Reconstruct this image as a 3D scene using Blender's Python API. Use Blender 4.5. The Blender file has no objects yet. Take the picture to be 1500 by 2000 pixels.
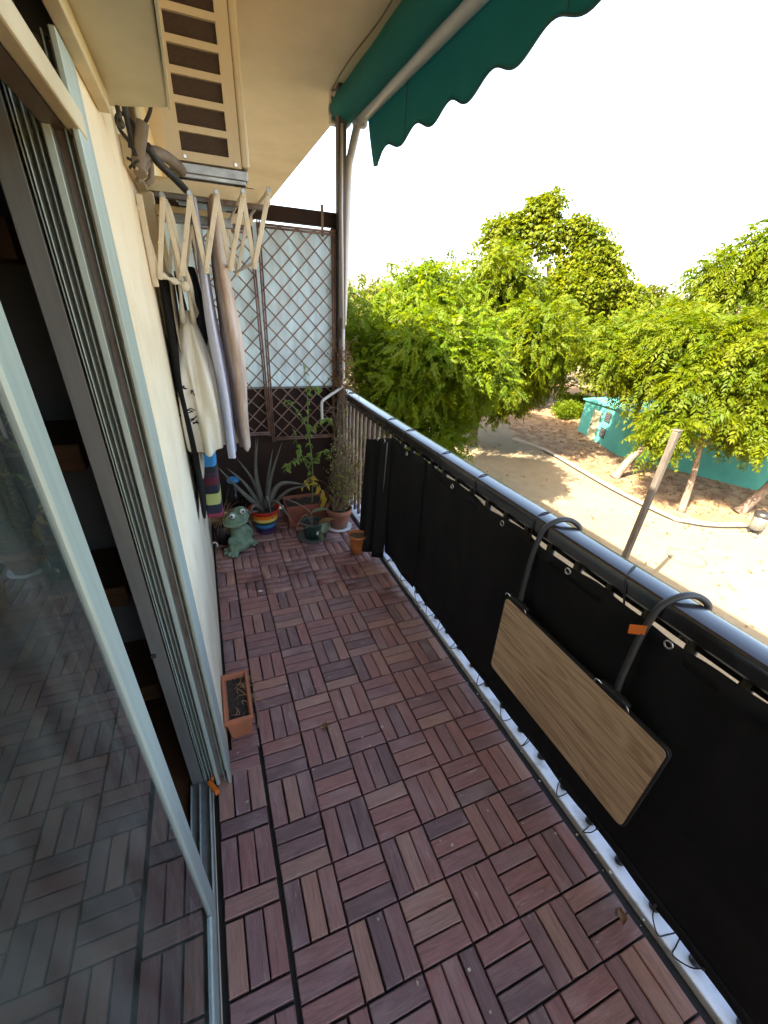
import bpy, bmesh, math, random
import numpy as np
from mathutils import Vector, Matrix
random.seed(7)
rng = np.random.default_rng(11)
C = bpy.context.scene.collection
S = bpy.context.scene
PI = math.pi

# ------------------------------------------------------------ camera, sky, sun, exposure
cd = bpy.data.cameras.new('camera'); cam = bpy.data.objects.new('camera', cd); C.objects.link(cam)
S.camera = cam
cd.sensor_fit = 'VERTICAL'; cd.sensor_height = 24.0; cd.sensor_width = 18.0
cd.lens = 790.8796 / 2000 * 24
cd.shift_x = (750 - 735.8042) / 2000; cd.shift_y = (1045.0197 - 1000) / 2000
cd.clip_start = 0.02; cd.clip_end = 2000
r = Vector((2.0695, -0.3598, 0.2722)); ang = r.length
Rcw = Matrix.Rotation(ang, 3, r.normalized())          # world -> camera (x right, y down, z forward)
rt, dn, fw = Vector(Rcw[0]), Vector(Rcw[1]), Vector(Rcw[2])
M = Matrix((rt, -dn, -fw)).transposed().to_4x4(); M.translation = Vector((0.0067, -1.6010, 1.4538))
cam.matrix_world = M

SUN = Vector((3.682, 1.335, -3.305)).normalized()       # direction the light travels
W = bpy.data.worlds.new('World'); S.world = W; W.use_nodes = True
wn = W.node_tree.nodes; wl = W.node_tree.links
sky = wn.new('ShaderNodeTexSky'); sky.sky_type = 'NISHITA'; sky.sun_disc = False
sky.sun_elevation = math.radians(40.2); sky.sun_rotation = math.atan2(-SUN.x, -SUN.y) % (2 * PI)
sky.air_density = 1.0; sky.dust_density = 3.5; sky.ozone_density = 1.0
bg = wn['Background']; bg.inputs['Strength'].default_value = 0.12
wl.new(sky.outputs[0], bg.inputs['Color'])
sl = bpy.data.lights.new('sun', 'SUN'); so = bpy.data.objects.new('sun', sl); C.objects.link(so)
sl.energy = 4.2; sl.angle = math.radians(0.5); sl.color = (1.0, 0.93, 0.82)
so.rotation_euler = SUN.to_track_quat('-Z', 'Y').to_euler(); so.location = (-10, -4, 12)
vs = S.view_settings; vs.view_transform = 'Standard'; vs.look = 'None'; vs.gamma = 1.0; vs.use_curve_mapping = False
vs.exposure = 3.35
vs.use_white_balance = True; vs.white_balance_temperature = 7200; vs.white_balance_tint = 10
S.render.engine = 'CYCLES'
S.cycles.max_bounces = 12; S.cycles.diffuse_bounces = 8; S.cycles.transparent_max_bounces = 24
S.cycles.caustics_reflective = False; S.cycles.caustics_refractive = False
S.cycles.use_denoising = True

# ------------------------------------------------------------ materials
def mat(name, col, rough=0.7, col2=None, nscale=6.0, mixlo=0.35, mixhi=0.7, bump=0.0, bscale=60.0, metal=0.0,
        stretch=(1, 1, 1), spec=0.5, rnd=0.0, coat=0.0, sheen=0.0):
    m = bpy.data.materials.new(name); m.use_nodes = True
    n = m.node_tree.nodes; l = m.node_tree.links
    b = n['Principled BSDF']
    b.inputs['Roughness'].default_value = rough; b.inputs['Metallic'].default_value = metal
    b.inputs['Specular IOR Level'].default_value = spec
    b.inputs['Coat Weight'].default_value = coat
    b.inputs['Sheen Weight'].default_value = sheen
    tc = n.new('ShaderNodeTexCoord'); mp = n.new('ShaderNodeMapping'); mp.inputs['Scale'].default_value = stretch
    l.new(tc.outputs['Object'], mp.inputs[0])
    vec = mp.outputs[0]
    src = None
    if rnd:
        oi = n.new('ShaderNodeObjectInfo')
        mul = n.new('ShaderNodeMath'); mul.operation = 'MULTIPLY'; mul.inputs[1].default_value = 97.0
        l.new(oi.outputs['Random'], mul.inputs[0])
        ad = n.new('ShaderNodeVectorMath'); ad.operation = 'ADD'
        l.new(vec, ad.inputs[0]); l.new(mul.outputs[0], ad.inputs[1]); vec = ad.outputs[0]
    if col2 is None: col2 = tuple(c * 0.86 for c in col)
    nz = n.new('ShaderNodeTexNoise'); nz.inputs['Scale'].default_value = nscale; nz.inputs['Detail'].default_value = 6
    nz.inputs['Roughness'].default_value = 0.62
    l.new(vec, nz.inputs['Vector'])
    mr = n.new('ShaderNodeMapRange'); mr.inputs['From Min'].default_value = mixlo; mr.inputs['From Max'].default_value = mixhi
    l.new(nz.outputs['Fac'], mr.inputs['Value'])
    mx = n.new('ShaderNodeMix'); mx.data_type = 'RGBA'
    mx.inputs[6].default_value = (*col, 1); mx.inputs[7].default_value = (*col2, 1)
    l.new(mr.outputs[0], mx.inputs[0]); src = mx.outputs[2]
    if rnd:
        hs = n.new('ShaderNodeHueSaturation')
        r2 = n.new('ShaderNodeMapRange'); r2.inputs['To Min'].default_value = 1 - rnd; r2.inputs['To Max'].default_value = 1 + rnd
        l.new(oi.outputs['Random'], r2.inputs['Value']); l.new(r2.outputs[0], hs.inputs['Value'])
        l.new(src, hs.inputs['Color']); src = hs.outputs[0]
    l.new(src, b.inputs['Base Color'])
    rr = n.new('ShaderNodeMapRange'); rr.inputs['To Min'].default_value = max(0.02, rough - 0.08); rr.inputs['To Max'].default_value = min(1, rough + 0.1)
    l.new(nz.outputs['Fac'], rr.inputs['Value']); l.new(rr.outputs[0], b.inputs['Roughness'])
    if bump:
        bn = n.new('ShaderNodeTexNoise'); bn.inputs['Scale'].default_value = bscale; bn.inputs['Detail'].default_value = 4
        l.new(vec, bn.inputs['Vector'])
        bp = n.new('ShaderNodeBump'); bp.inputs['Strength'].default_value = bump; bp.inputs['Distance'].default_value = 0.004
        l.new(bn.outputs['Fac'], bp.inputs['Height']); l.new(bp.outputs[0], b.inputs['Normal'])
    return m

def leafmat(name, c1, c2, trans=0.4, nscale=1.3):
    m = bpy.data.materials.new(name); m.use_nodes = True
    n = m.node_tree.nodes; l = m.node_tree.links
    n.remove(n['Principled BSDF']); out = n['Material Output']
    tc = n.new('ShaderNodeTexCoord')
    nz = n.new('ShaderNodeTexNoise'); nz.inputs['Scale'].default_value = nscale; nz.inputs['Detail'].default_value = 3
    l.new(tc.outputs['Object'], nz.inputs['Vector'])
    at = n.new('ShaderNodeAttribute'); at.attribute_name = 'tint'
    ad = n.new('ShaderNodeMath'); ad.operation = 'MULTIPLY_ADD'; ad.inputs[1].default_value = 0.9
    l.new(at.outputs['Fac'], ad.inputs[0])
    sb = n.new('ShaderNodeMath'); sb.operation = 'SUBTRACT'; sb.inputs[1].default_value = 0.45
    l.new(nz.outputs['Fac'], sb.inputs[0]); l.new(sb.outputs[0], ad.inputs[2])
    mx = n.new('ShaderNodeMix'); mx.data_type = 'RGBA'; mx.clamp_factor = True
    mx.inputs[6].default_value = (*c1, 1); mx.inputs[7].default_value = (*c2, 1)
    l.new(ad.outputs[0], mx.inputs[0])
    p = n.new('ShaderNodeBsdfPrincipled'); p.inputs['Roughness'].default_value = 0.5; p.inputs['Specular IOR Level'].default_value = 0.12
    l.new(mx.outputs[2], p.inputs['Base Color'])
    t = n.new('ShaderNodeBsdfTranslucent')
    br = n.new('ShaderNodeHueSaturation'); br.inputs['Value'].default_value = 1.9; br.inputs['Saturation'].default_value = 1.05; br.inputs['Hue'].default_value = 0.485
    l.new(mx.outputs[2], br.inputs['Color']); l.new(br.outputs[0], t.inputs['Color'])
    ms = n.new('ShaderNodeMixShader'); ms.inputs[0].default_value = trans
    l.new(p.outputs[0], ms.inputs[1]); l.new(t.outputs[0], ms.inputs[2]); l.new(ms.outputs[0], out.inputs['Surface'])
    return m

def stripemat(name, stops, z0, z1, rough=0.6, axis='Z', bump=0.0):
    m = mat(name, (0.5, 0.5, 0.5), rough, bump=bump, bscale=300)
    n = m.node_tree.nodes; l = m.node_tree.links
    tc = n.new('ShaderNodeTexCoord'); sx = n.new('ShaderNodeSeparateXYZ'); l.new(tc.outputs['Object'], sx.inputs[0])
    mr = n.new('ShaderNodeMapRange'); mr.inputs['From Min'].default_value = z0; mr.inputs['From Max'].default_value = z1
    l.new(sx.outputs[axis], mr.inputs['Value'])
    cr = n.new('ShaderNodeValToRGB'); cr.color_ramp.interpolation = 'CONSTANT'
    e = cr.color_ramp.elements
    e[0].position = stops[0][0]; e[0].color = (*stops[0][1], 1)
    e[1].position = stops[1][0]; e[1].color = (*stops[1][1], 1)
    for p, c in stops[2:]:
        x = e.new(p); x.color = (*c, 1)
    l.new(mr.outputs[0], cr.inputs[0]); l.new(cr.outputs[0], n['Principled BSDF'].inputs['Base Color'])
    return m

def glassmat(name, tint, refl_boost=1.0, rough=0.0):
    m = bpy.data.materials.new(name); m.use_nodes = True
    n = m.node_tree.nodes; l = m.node_tree.links
    n.remove(n['Principled BSDF']); out = n['Material Output']
    t = n.new('ShaderNodeBsdfTransparent'); t.inputs[0].default_value = (*tint, 1)
    g = n.new('ShaderNodeBsdfGlossy'); g.inputs['Roughness'].default_value = rough
    g.inputs['Color'].default_value = (0.92, 0.97, 0.95, 1)
    f = n.new('ShaderNodeFresnel'); f.inputs['IOR'].default_value = 2.1
    # dust film: faint diffuse haze with streaks
    d = n.new('ShaderNodeBsdfDiffuse'); d.inputs[0].default_value = (0.55, 0.66, 0.60, 1)
    tc = n.new('ShaderNodeTexCoord'); nz = n.new('ShaderNodeTexNoise'); nz.inputs['Scale'].default_value = 7; nz.inputs['Detail'].default_value = 8
    mp = n.new('ShaderNodeMapping'); mp.inputs['Scale'].default_value = (1, 3, 0.8)
    l.new(tc.outputs['Object'], mp.inputs[0]); l.new(mp.outputs[0], nz.inputs['Vector'])
    mr = n.new('ShaderNodeMapRange'); mr.inputs['From Min'].default_value = 0.35; mr.inputs['From Max'].default_value = 0.8
    mr.inputs["To Min"].default_value = 0.010; mr.inputs["To Max"].default_value = 0.07
    l.new(nz.outputs['Fac'], mr.inputs['Value'])
    a = n.new('ShaderNodeMixShader'); l.new(f.outputs[0], a.inputs[0]); l.new(t.outputs[0], a.inputs[1]); l.new(g.outputs[0], a.inputs[2])
    b = n.new('ShaderNodeMixShader'); l.new(mr.outputs[0], b.inputs[0]); l.new(a.outputs[0], b.inputs[1]); l.new(d.outputs[0], b.inputs[2])
    l.new(b.outputs[0], out.inputs['Surface'])
    return m

m_wall = mat('cream_render', (0.83, 0.715, 0.52), 0.85, (0.70, 0.57, 0.385), 3.2, 0.45, 0.72, 0.45, 140)
m_ceil = mat('ceiling_paint', (0.74, 0.61, 0.43), 0.9, (0.65, 0.525, 0.36), 2.5, 0.4, 0.66, 0.15, 120)
m_slat = None
m_black = mat('black_plastic', (0.012, 0.011, 0.011), 0.6)
m_white = mat('white_paint', (0.66, 0.67, 0.69), 0.5, (0.36, 0.34, 0.31), 14, 0.52, 0.72, 0.1, 60)
m_rail = mat('black_rail_enamel', (0.020, 0.016, 0.016), 0.22, (0.028, 0.020, 0.018), 3, spec=0.7, coat=0.15)
m_balb = mat('black_enamel_and_shade', (0.018, 0.016, 0.015), 0.35)
m_bal = mat('lit_weathered_enamel', (0.20, 0.135, 0.095), 0.6, (0.10, 0.06, 0.04), 14, 0.4, 0.65)
m_screen = mat('black_canvas', (0.011, 0.011, 0.012), 0.75, (0.006, 0.006, 0.007), 5, bump=0.12, bscale=500, spec=0.25)
m_alu = mat('pale_green_aluminium', (0.42, 0.50, 0.45), 0.42, (0.33, 0.39, 0.36), 5, 0.4, 0.7, metal=0.25, stretch=(6, 6, 0.5))
m_alug = mat('grey_aluminium', (0.20, 0.20, 0.185), 0.45, (0.14, 0.14, 0.13), 6, metal=0.3, stretch=(6, 6, 0.5))
m_alud = mat('dark_gasket', (0.035, 0.033, 0.03), 0.6)
m_rust = mat('rust_stained_aluminium', (0.17, 0.145, 0.13), 0.6, (0.10, 0.05, 0.03), 12, 0.5, 0.7, stretch=(2, 2, 0.7))
m_steel = mat('galvanised_steel', (0.35, 0.37, 0.38), 0.35, (0.2, 0.21, 0.22), 14, metal=0.85)
m_chrome = mat('nickel', (0.6, 0.6, 0.58), 0.25, metal=1.0)
m_cream = mat('cream_enamel', (0.56, 0.52, 0.36), 0.5, (0.47, 0.42, 0.27), 5, 0.42, 0.75)
m_creamb = mat('cream_bracket_paint', (0.64, 0.55, 0.37), 0.6, (0.47, 0.36, 0.2), 5, 0.4, 0.75, 0.1, 90)
m_acbody = mat('beige_ac_enamel', (0.58, 0.52, 0.40), 0.45, (0.50, 0.435, 0.315), 3)
m_slot = mat('dark_coil', (0.055, 0.035, 0.025), 0.7, (0.035, 0.02, 0.015), 60, stretch=(1, 1, 8), bump=0.4, bscale=120)
m_rack = mat('ivory_plastic', (0.66, 0.60, 0.48), 0.45, (0.5, 0.43, 0.31), 8)
m_awn = mat('green_acrylic_canvas', (0.0, 0.195, 0.175), 0.8, (0.0, 0.155, 0.145), 3, bump=0.1, bscale=400)
def translucent(m, col, f):
    n = m.node_tree.nodes; l = m.node_tree.links; out = n['Material Output']; src = out.inputs['Surface'].links[0].from_socket
    t = n.new('ShaderNodeBsdfTranslucent'); t.inputs[0].default_value = (*col, 1)
    x = n.new('ShaderNodeMixShader'); x.inputs[0].default_value = f
    l.new(src, x.inputs[1]); l.new(t.outputs[0], x.inputs[2]); l.new(x.outputs[0], out.inputs['Surface']); return m
translucent(m_awn, (0.0, 0.30, 0.28), 0.3)
m_hem = mat('grey_green_hem', (0.05, 0.12, 0.12), 0.8)
m_barw = mat('white_lacquered_tube', (0.60, 0.58, 0.55), 0.4, (0.5, 0.48, 0.45), 5)
m_post = mat('dark_brown_grey_paint', (0.075, 0.06, 0.055), 0.5, (0.12, 0.10, 0.09), 9, 0.5, 0.7)
m_brown = mat('dark_brown_paint', (0.030, 0.015, 0.010), 0.7, (0.018, 0.009, 0.007), 3, 0.35, 0.7, 0.05, 60, spec=0.2)
m_latt = mat('brown_trellis_wood', (0.20, 0.115, 0.085), 0.55, (0.12, 0.06, 0.045), 16, 0.4, 0.65)
m_terr = mat('terracotta', (0.42, 0.135, 0.06), 0.75, (0.30, 0.10, 0.055), 6, 0.4, 0.7, 0.15, 90)
m_terr2 = mat('dark_terracotta', (0.22, 0.06, 0.035), 0.7, (0.14, 0.04, 0.025), 7, 0.4, 0.7, 0.15, 90)
m_terr3 = mat('orange_plastic', (0.52, 0.17, 0.05), 0.5, (0.4, 0.12, 0.04), 6)
m_soil = mat('potting_soil', (0.028, 0.018, 0.012), 0.95, (0.06, 0.04, 0.025), 60, 0.5, 0.65, 1.0, 120)
m_table = None
m_hook = mat('dark_grey_steel', (0.055, 0.055, 0.055), 0.5, (0.035, 0.035, 0.035), 12)
m_orange = mat('orange_tag', (0.75, 0.17, 0.02), 0.55)
m_frog = mat('green_glazed_clay', (0.15, 0.235, 0.15), 0.55, (0.085, 0.12, 0.07), 22, 0.45, 0.68, 0.4, 160)
m_eye = mat('white_glaze', (0.75, 0.75, 0.72), 0.3)
m_pupil = mat('black_glaze', (0.008, 0.008, 0.008), 0.2)
m_sand = None
m_bark = mat('grey_brown_bark', (0.17, 0.12, 0.085), 0.9, (0.08, 0.055, 0.04), 9, 0.4, 0.65, 0.8, 25, stretch=(1, 1, 0.35))
m_hut = mat('teal_painted_render', (0.05, 0.26, 0.215), 0.8, (0.036, 0.205, 0.17), 1.2, 0.4, 0.7, 0.2, 40)
m_pole = mat('weathered_concrete', (0.085, 0.068, 0.05), 0.9, (0.045, 0.036, 0.027), 9, 0.4, 0.65, 0.5, 40, stretch=(1, 1, 0.3))
m_kerb = mat('pale_kerb_stone', (0.27, 0.22, 0.14), 0.85, (0.28, 0.24, 0.18), 5, bump=0.3, bscale=40)
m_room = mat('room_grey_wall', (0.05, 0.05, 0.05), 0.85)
m_wood = mat('brown_shelf_wood', (0.16, 0.075, 0.03), 0.5, (0.10, 0.045, 0.02), 8, stretch=(0.5, 6, 6))
m_floor_in = mat('brown_indoor_floor', (0.12, 0.055, 0.025), 0.4, (0.08, 0.035, 0.015), 5)
m_leafA = leafmat('pinnate_leaf', (0.048, 0.082, 0.004), (0.102, 0.120, 0.006), 0.52)
m_leafB = leafmat('plane_leaf', (0.050, 0.078, 0.004), (0.108, 0.120, 0.006), 0.48)
m_leafC = leafmat('dull_leaf', (0.060, 0.110, 0.006), (0.105, 0.135, 0.008), 0.52)
m_leafD = leafmat('far_leaf', (0.05, 0.070, 0.008), (0.085, 0.088, 0.009), 0.4)
m_leafP = leafmat('pot_leaf', (0.15, 0.22, 0.05), (0.26, 0.32, 0.09), 0.35, 9)
m_leafY = leafmat('yellow_leaf', (0.42, 0.30, 0.05), (0.35, 0.26, 0.06), 0.3, 9)
m_leafBr = leafmat('dry_leaf', (0.20, 0.11, 0.05), (0.14, 0.08, 0.04), 0.2, 9)
m_aloe = mat('grey_green_aloe', (0.125, 0.118, 0.092), 0.6, (0.07, 0.065, 0.05), 5, spec=0.4)
m_stem = mat('green_stem', (0.14, 0.2, 0.06), 0.6)
m_twig = mat('dry_twig', (0.22, 0.15, 0.10), 0.8, (0.14, 0.09, 0.06), 20)
m_straw = mat('dry_straw', (0.36, 0.20, 0.09), 0.8, (0.26, 0.13, 0.06), 20)

def slatmat():
    m = bpy.data.materials.new('stained_acacia'); m.use_nodes = True
    n = m.node_tree.nodes; l = m.node_tree.links; b = n['Principled BSDF']
    tc = n.new('ShaderNodeTexCoord'); oi = n.new('ShaderNodeObjectInfo')
    mul = n.new('ShaderNodeMath'); mul.operation = 'MULTIPLY'; mul.inputs[1].default_value = 53.0; l.new(oi.outputs['Random'], mul.inputs[0])
    ad = n.new('ShaderNodeVectorMath'); ad.operation = 'ADD'; l.new(tc.outputs['Object'], ad.inputs[0]); l.new(mul.outputs[0], ad.inputs[1])
    def noise(scale, st, det=6, ro=0.6, dist=0.0):
        mp = n.new('ShaderNodeMapping'); mp.inputs['Scale'].default_value = st; l.new(ad.outputs[0], mp.inputs[0])
        z = n.new('ShaderNodeTexNoise'); z.inputs['Scale'].default_value = scale; z.inputs['Detail'].default_value = det
        z.inputs['Roughness'].default_value = ro; z.inputs['Distortion'].default_value = dist
        l.new(mp.outputs[0], z.inputs['Vector']); return z.outputs['Fac']
    cr = n.new('ShaderNodeValToRGB'); e = cr.color_ramp.elements
    e[0].position = 0.0; e[0].color = (0.165, 0.092, 0.090, 1)
    e[1].position = 1.0; e[1].color = (0.36, 0.175, 0.125, 1)
    for p, c in ((0.2, (0.24, 0.122, 0.114)), (0.5, (0.27, 0.128, 0.115)), (0.75, (0.30, 0.132, 0.112)), (0.9, (0.33, 0.18, 0.142))):
        x = e.new(p); x.color = (*c, 1)
    l.new(oi.outputs['Random'], cr.inputs[0])
    g = noise(38, (4.0, 0.36, 4.0), 9, 0.7, 0.5)
    mg = n.new('ShaderNodeMapRange'); mg.inputs['From Min'].default_value = 0.3; mg.inputs['From Max'].default_value = 0.72
    mg.inputs['To Min'].default_value = 0.62; mg.inputs['To Max'].default_value = 1.3; l.new(g, mg.inputs['Value'])
    hs = n.new('ShaderNodeHueSaturation'); l.new(mg.outputs[0], hs.inputs['Value']); l.new(cr.outputs[0], hs.inputs['Color'])
    # weathering: greyish worn blotches and pale scuffs along the grain
    w = noise(9, (1.2, 0.6, 1.2), 5)
    mw = n.new('ShaderNodeMapRange'); mw.inputs['From Min'].default_value = 0.5; mw.inputs['From Max'].default_value = 0.78; mw.inputs['To Max'].default_value = 0.6
    l.new(w, mw.inputs['Value'])
    x1 = n.new('ShaderNodeMix'); x1.data_type = 'RGBA'; l.new(mw.outputs[0], x1.inputs[0]); l.new(hs.outputs[0], x1.inputs[6]); x1.inputs[7].default_value = (0.38, 0.27, 0.25, 1)
    s = noise(30, (3.2, 0.35, 3), 7, 0.7)
    ms = n.new('ShaderNodeMapRange'); ms.inputs['From Min'].default_value = 0.63; ms.inputs['From Max'].default_value = 0.73; ms.inputs['To Max'].default_value = 0.75
    l.new(s, ms.inputs['Value'])
    x2 = n.new('ShaderNodeMix'); x2.data_type = 'RGBA'; l.new(ms.outputs[0], x2.inputs[0]); l.new(x1.outputs[2], x2.inputs[6]); x2.inputs[7].default_value = (0.68, 0.58, 0.54, 1)
    l.new(x2.outputs[2], b.inputs['Base Color'])
    rr = n.new('ShaderNodeMapRange'); rr.inputs['To Min'].default_value = 0.36; rr.inputs['To Max'].default_value = 0.66; l.new(w, rr.inputs['Value']); l.new(rr.outputs[0], b.inputs['Roughness'])
    bp = n.new('ShaderNodeBump'); bp.inputs['Strength'].default_value = 0.5; bp.inputs['Distance'].default_value = 0.003; l.new(g, bp.inputs['Height']); l.new(bp.outputs[0], b.inputs['Normal'])
    return m
m_slat = slatmat()
m_slat_wet = mat('red_stained_wood', (0.055, 0.018, 0.014), 0.4, (0.085, 0.03, 0.024), 18, stretch=(4, 0.5, 4))

def tablemat():
    m = bpy.data.materials.new('oak_laminate'); m.use_nodes = True
    n = m.node_tree.nodes; l = m.node_tree.links; b = n['Principled BSDF']
    tc = n.new('ShaderNodeTexCoord'); mp = n.new('ShaderNodeMapping'); mp.inputs['Scale'].default_value = (1, 0.55, 5.5); l.new(tc.outputs['Object'], mp.inputs[0])
    nz = n.new('ShaderNodeTexNoise'); nz.inputs['Scale'].default_value = 3.2; nz.inputs['Detail'].default_value = 3; nz.inputs['Distortion'].default_value = 0.6
    l.new(mp.outputs[0], nz.inputs['Vector'])
    wv = n.new('ShaderNodeMath'); wv.operation = 'MULTIPLY'; wv.inputs[1].default_value = 46; l.new(nz.outputs['Fac'], wv.inputs[0])
    sn = n.new('ShaderNodeMath'); sn.operation = 'SINE'; l.new(wv.outputs[0], sn.inputs[0])
    n2 = n.new('ShaderNodeTexNoise'); n2.inputs['Scale'].default_value = 14; n2.inputs['Detail'].default_value = 8
    mp2 = n.new('ShaderNodeMapping'); mp2.inputs['Scale'].default_value = (1, 0.35, 14); l.new(tc.outputs['Object'], mp2.inputs[0]); l.new(mp2.outputs[0], n2.inputs['Vector'])
    ad = n.new('ShaderNodeMath'); ad.operation = 'MULTIPLY_ADD'; ad.inputs[1].default_value = 0.14; l.new(sn.outputs[0], ad.inputs[0]); l.new(n2.outputs['Fac'], ad.inputs[2])
    cr = n.new('ShaderNodeValToRGB'); e = cr.color_ramp.elements
    e[0].position = 0.25; e[0].color = (0.42, 0.27, 0.16, 1); e[1].position = 0.72; e[1].color = (0.78, 0.59, 0.385, 1)
    x = e.new(0.45); x.color = (0.63, 0.445, 0.28, 1)
    l.new(ad.outputs[0], cr.inputs[0]); l.new(cr.outputs[0], b.inputs['Base Color']); b.inputs['Roughness'].default_value = 0.5
    return m
m_table = tablemat()

def groundmat():
    m = bpy.data.materials.new('trodden_sand'); m.use_nodes = True
    n = m.node_tree.nodes; l = m.node_tree.links; b = n['Principled BSDF']; b.inputs['Roughness'].default_value = 0.95
    tc = n.new('ShaderNodeTexCoord')
    def nz(s, d=8, r=0.6):
        z = n.new('ShaderNodeTexNoise'); z.inputs['Scale'].default_value = s; z.inputs['Detail'].default_value = d; z.inputs['Roughness'].default_value = r
        l.new(tc.outputs['Object'], z.inputs['Vector']); return z.outputs['Fac']
    a = nz(0.35); c = nz(3.0); g = nz(45, 5, 0.7)
    cr = n.new('ShaderNodeValToRGB'); e = cr.color_ramp.elements
    e[0].position = 0.3; e[0].color = (0.14, 0.10, 0.055, 1); e[1].position = 0.7; e[1].color = (0.215, 0.165, 0.095, 1)
    s = n.new('ShaderNodeMath'); s.operation = 'MULTIPLY_ADD'; s.inputs[1].default_value = 0.5; l.new(c, s.inputs[0])
    h = n.new('ShaderNodeMath'); h.operation = 'MULTIPLY'; h.inputs[1].default_value = 0.5; l.new(a, h.inputs[0]); l.new(h.outputs[0], s.inputs[2])
    l.new(s.outputs[0], cr.inputs[0])
    sp = n.new('ShaderNodeMapRange'); sp.inputs['From Min'].default_value = 0.62; sp.inputs['From Max'].default_value = 0.75; sp.inputs['To Max'].default_value = 0.5; l.new(g, sp.inputs['Value'])
    mx = n.new('ShaderNodeMix'); mx.data_type = 'RGBA'; l.new(sp.outputs[0], mx.inputs[0]); l.new(cr.outputs[0], mx.inputs[6]); mx.inputs[7].default_value = (0.12, 0.08, 0.04, 1)
    l.new(mx.outputs[2], b.inputs['Base Color'])
    bp = n.new('ShaderNodeBump'); bp.inputs['Strength'].default_value = 0.4; bp.inputs['Distance'].default_value = 0.02; l.new(g, bp.inputs['Height']); l.new(bp.outputs[0], b.inputs['Normal'])
    return m
m_sand = groundmat()
m_bed = mat('leaf_littered_soil', (0.13, 0.07, 0.032), 0.95, (0.24, 0.15, 0.075), 2.4, 0.42, 0.6, 0.8, 25)
m_glass = glassmat('door_glass', (0.86, 0.92, 0.90))

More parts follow.
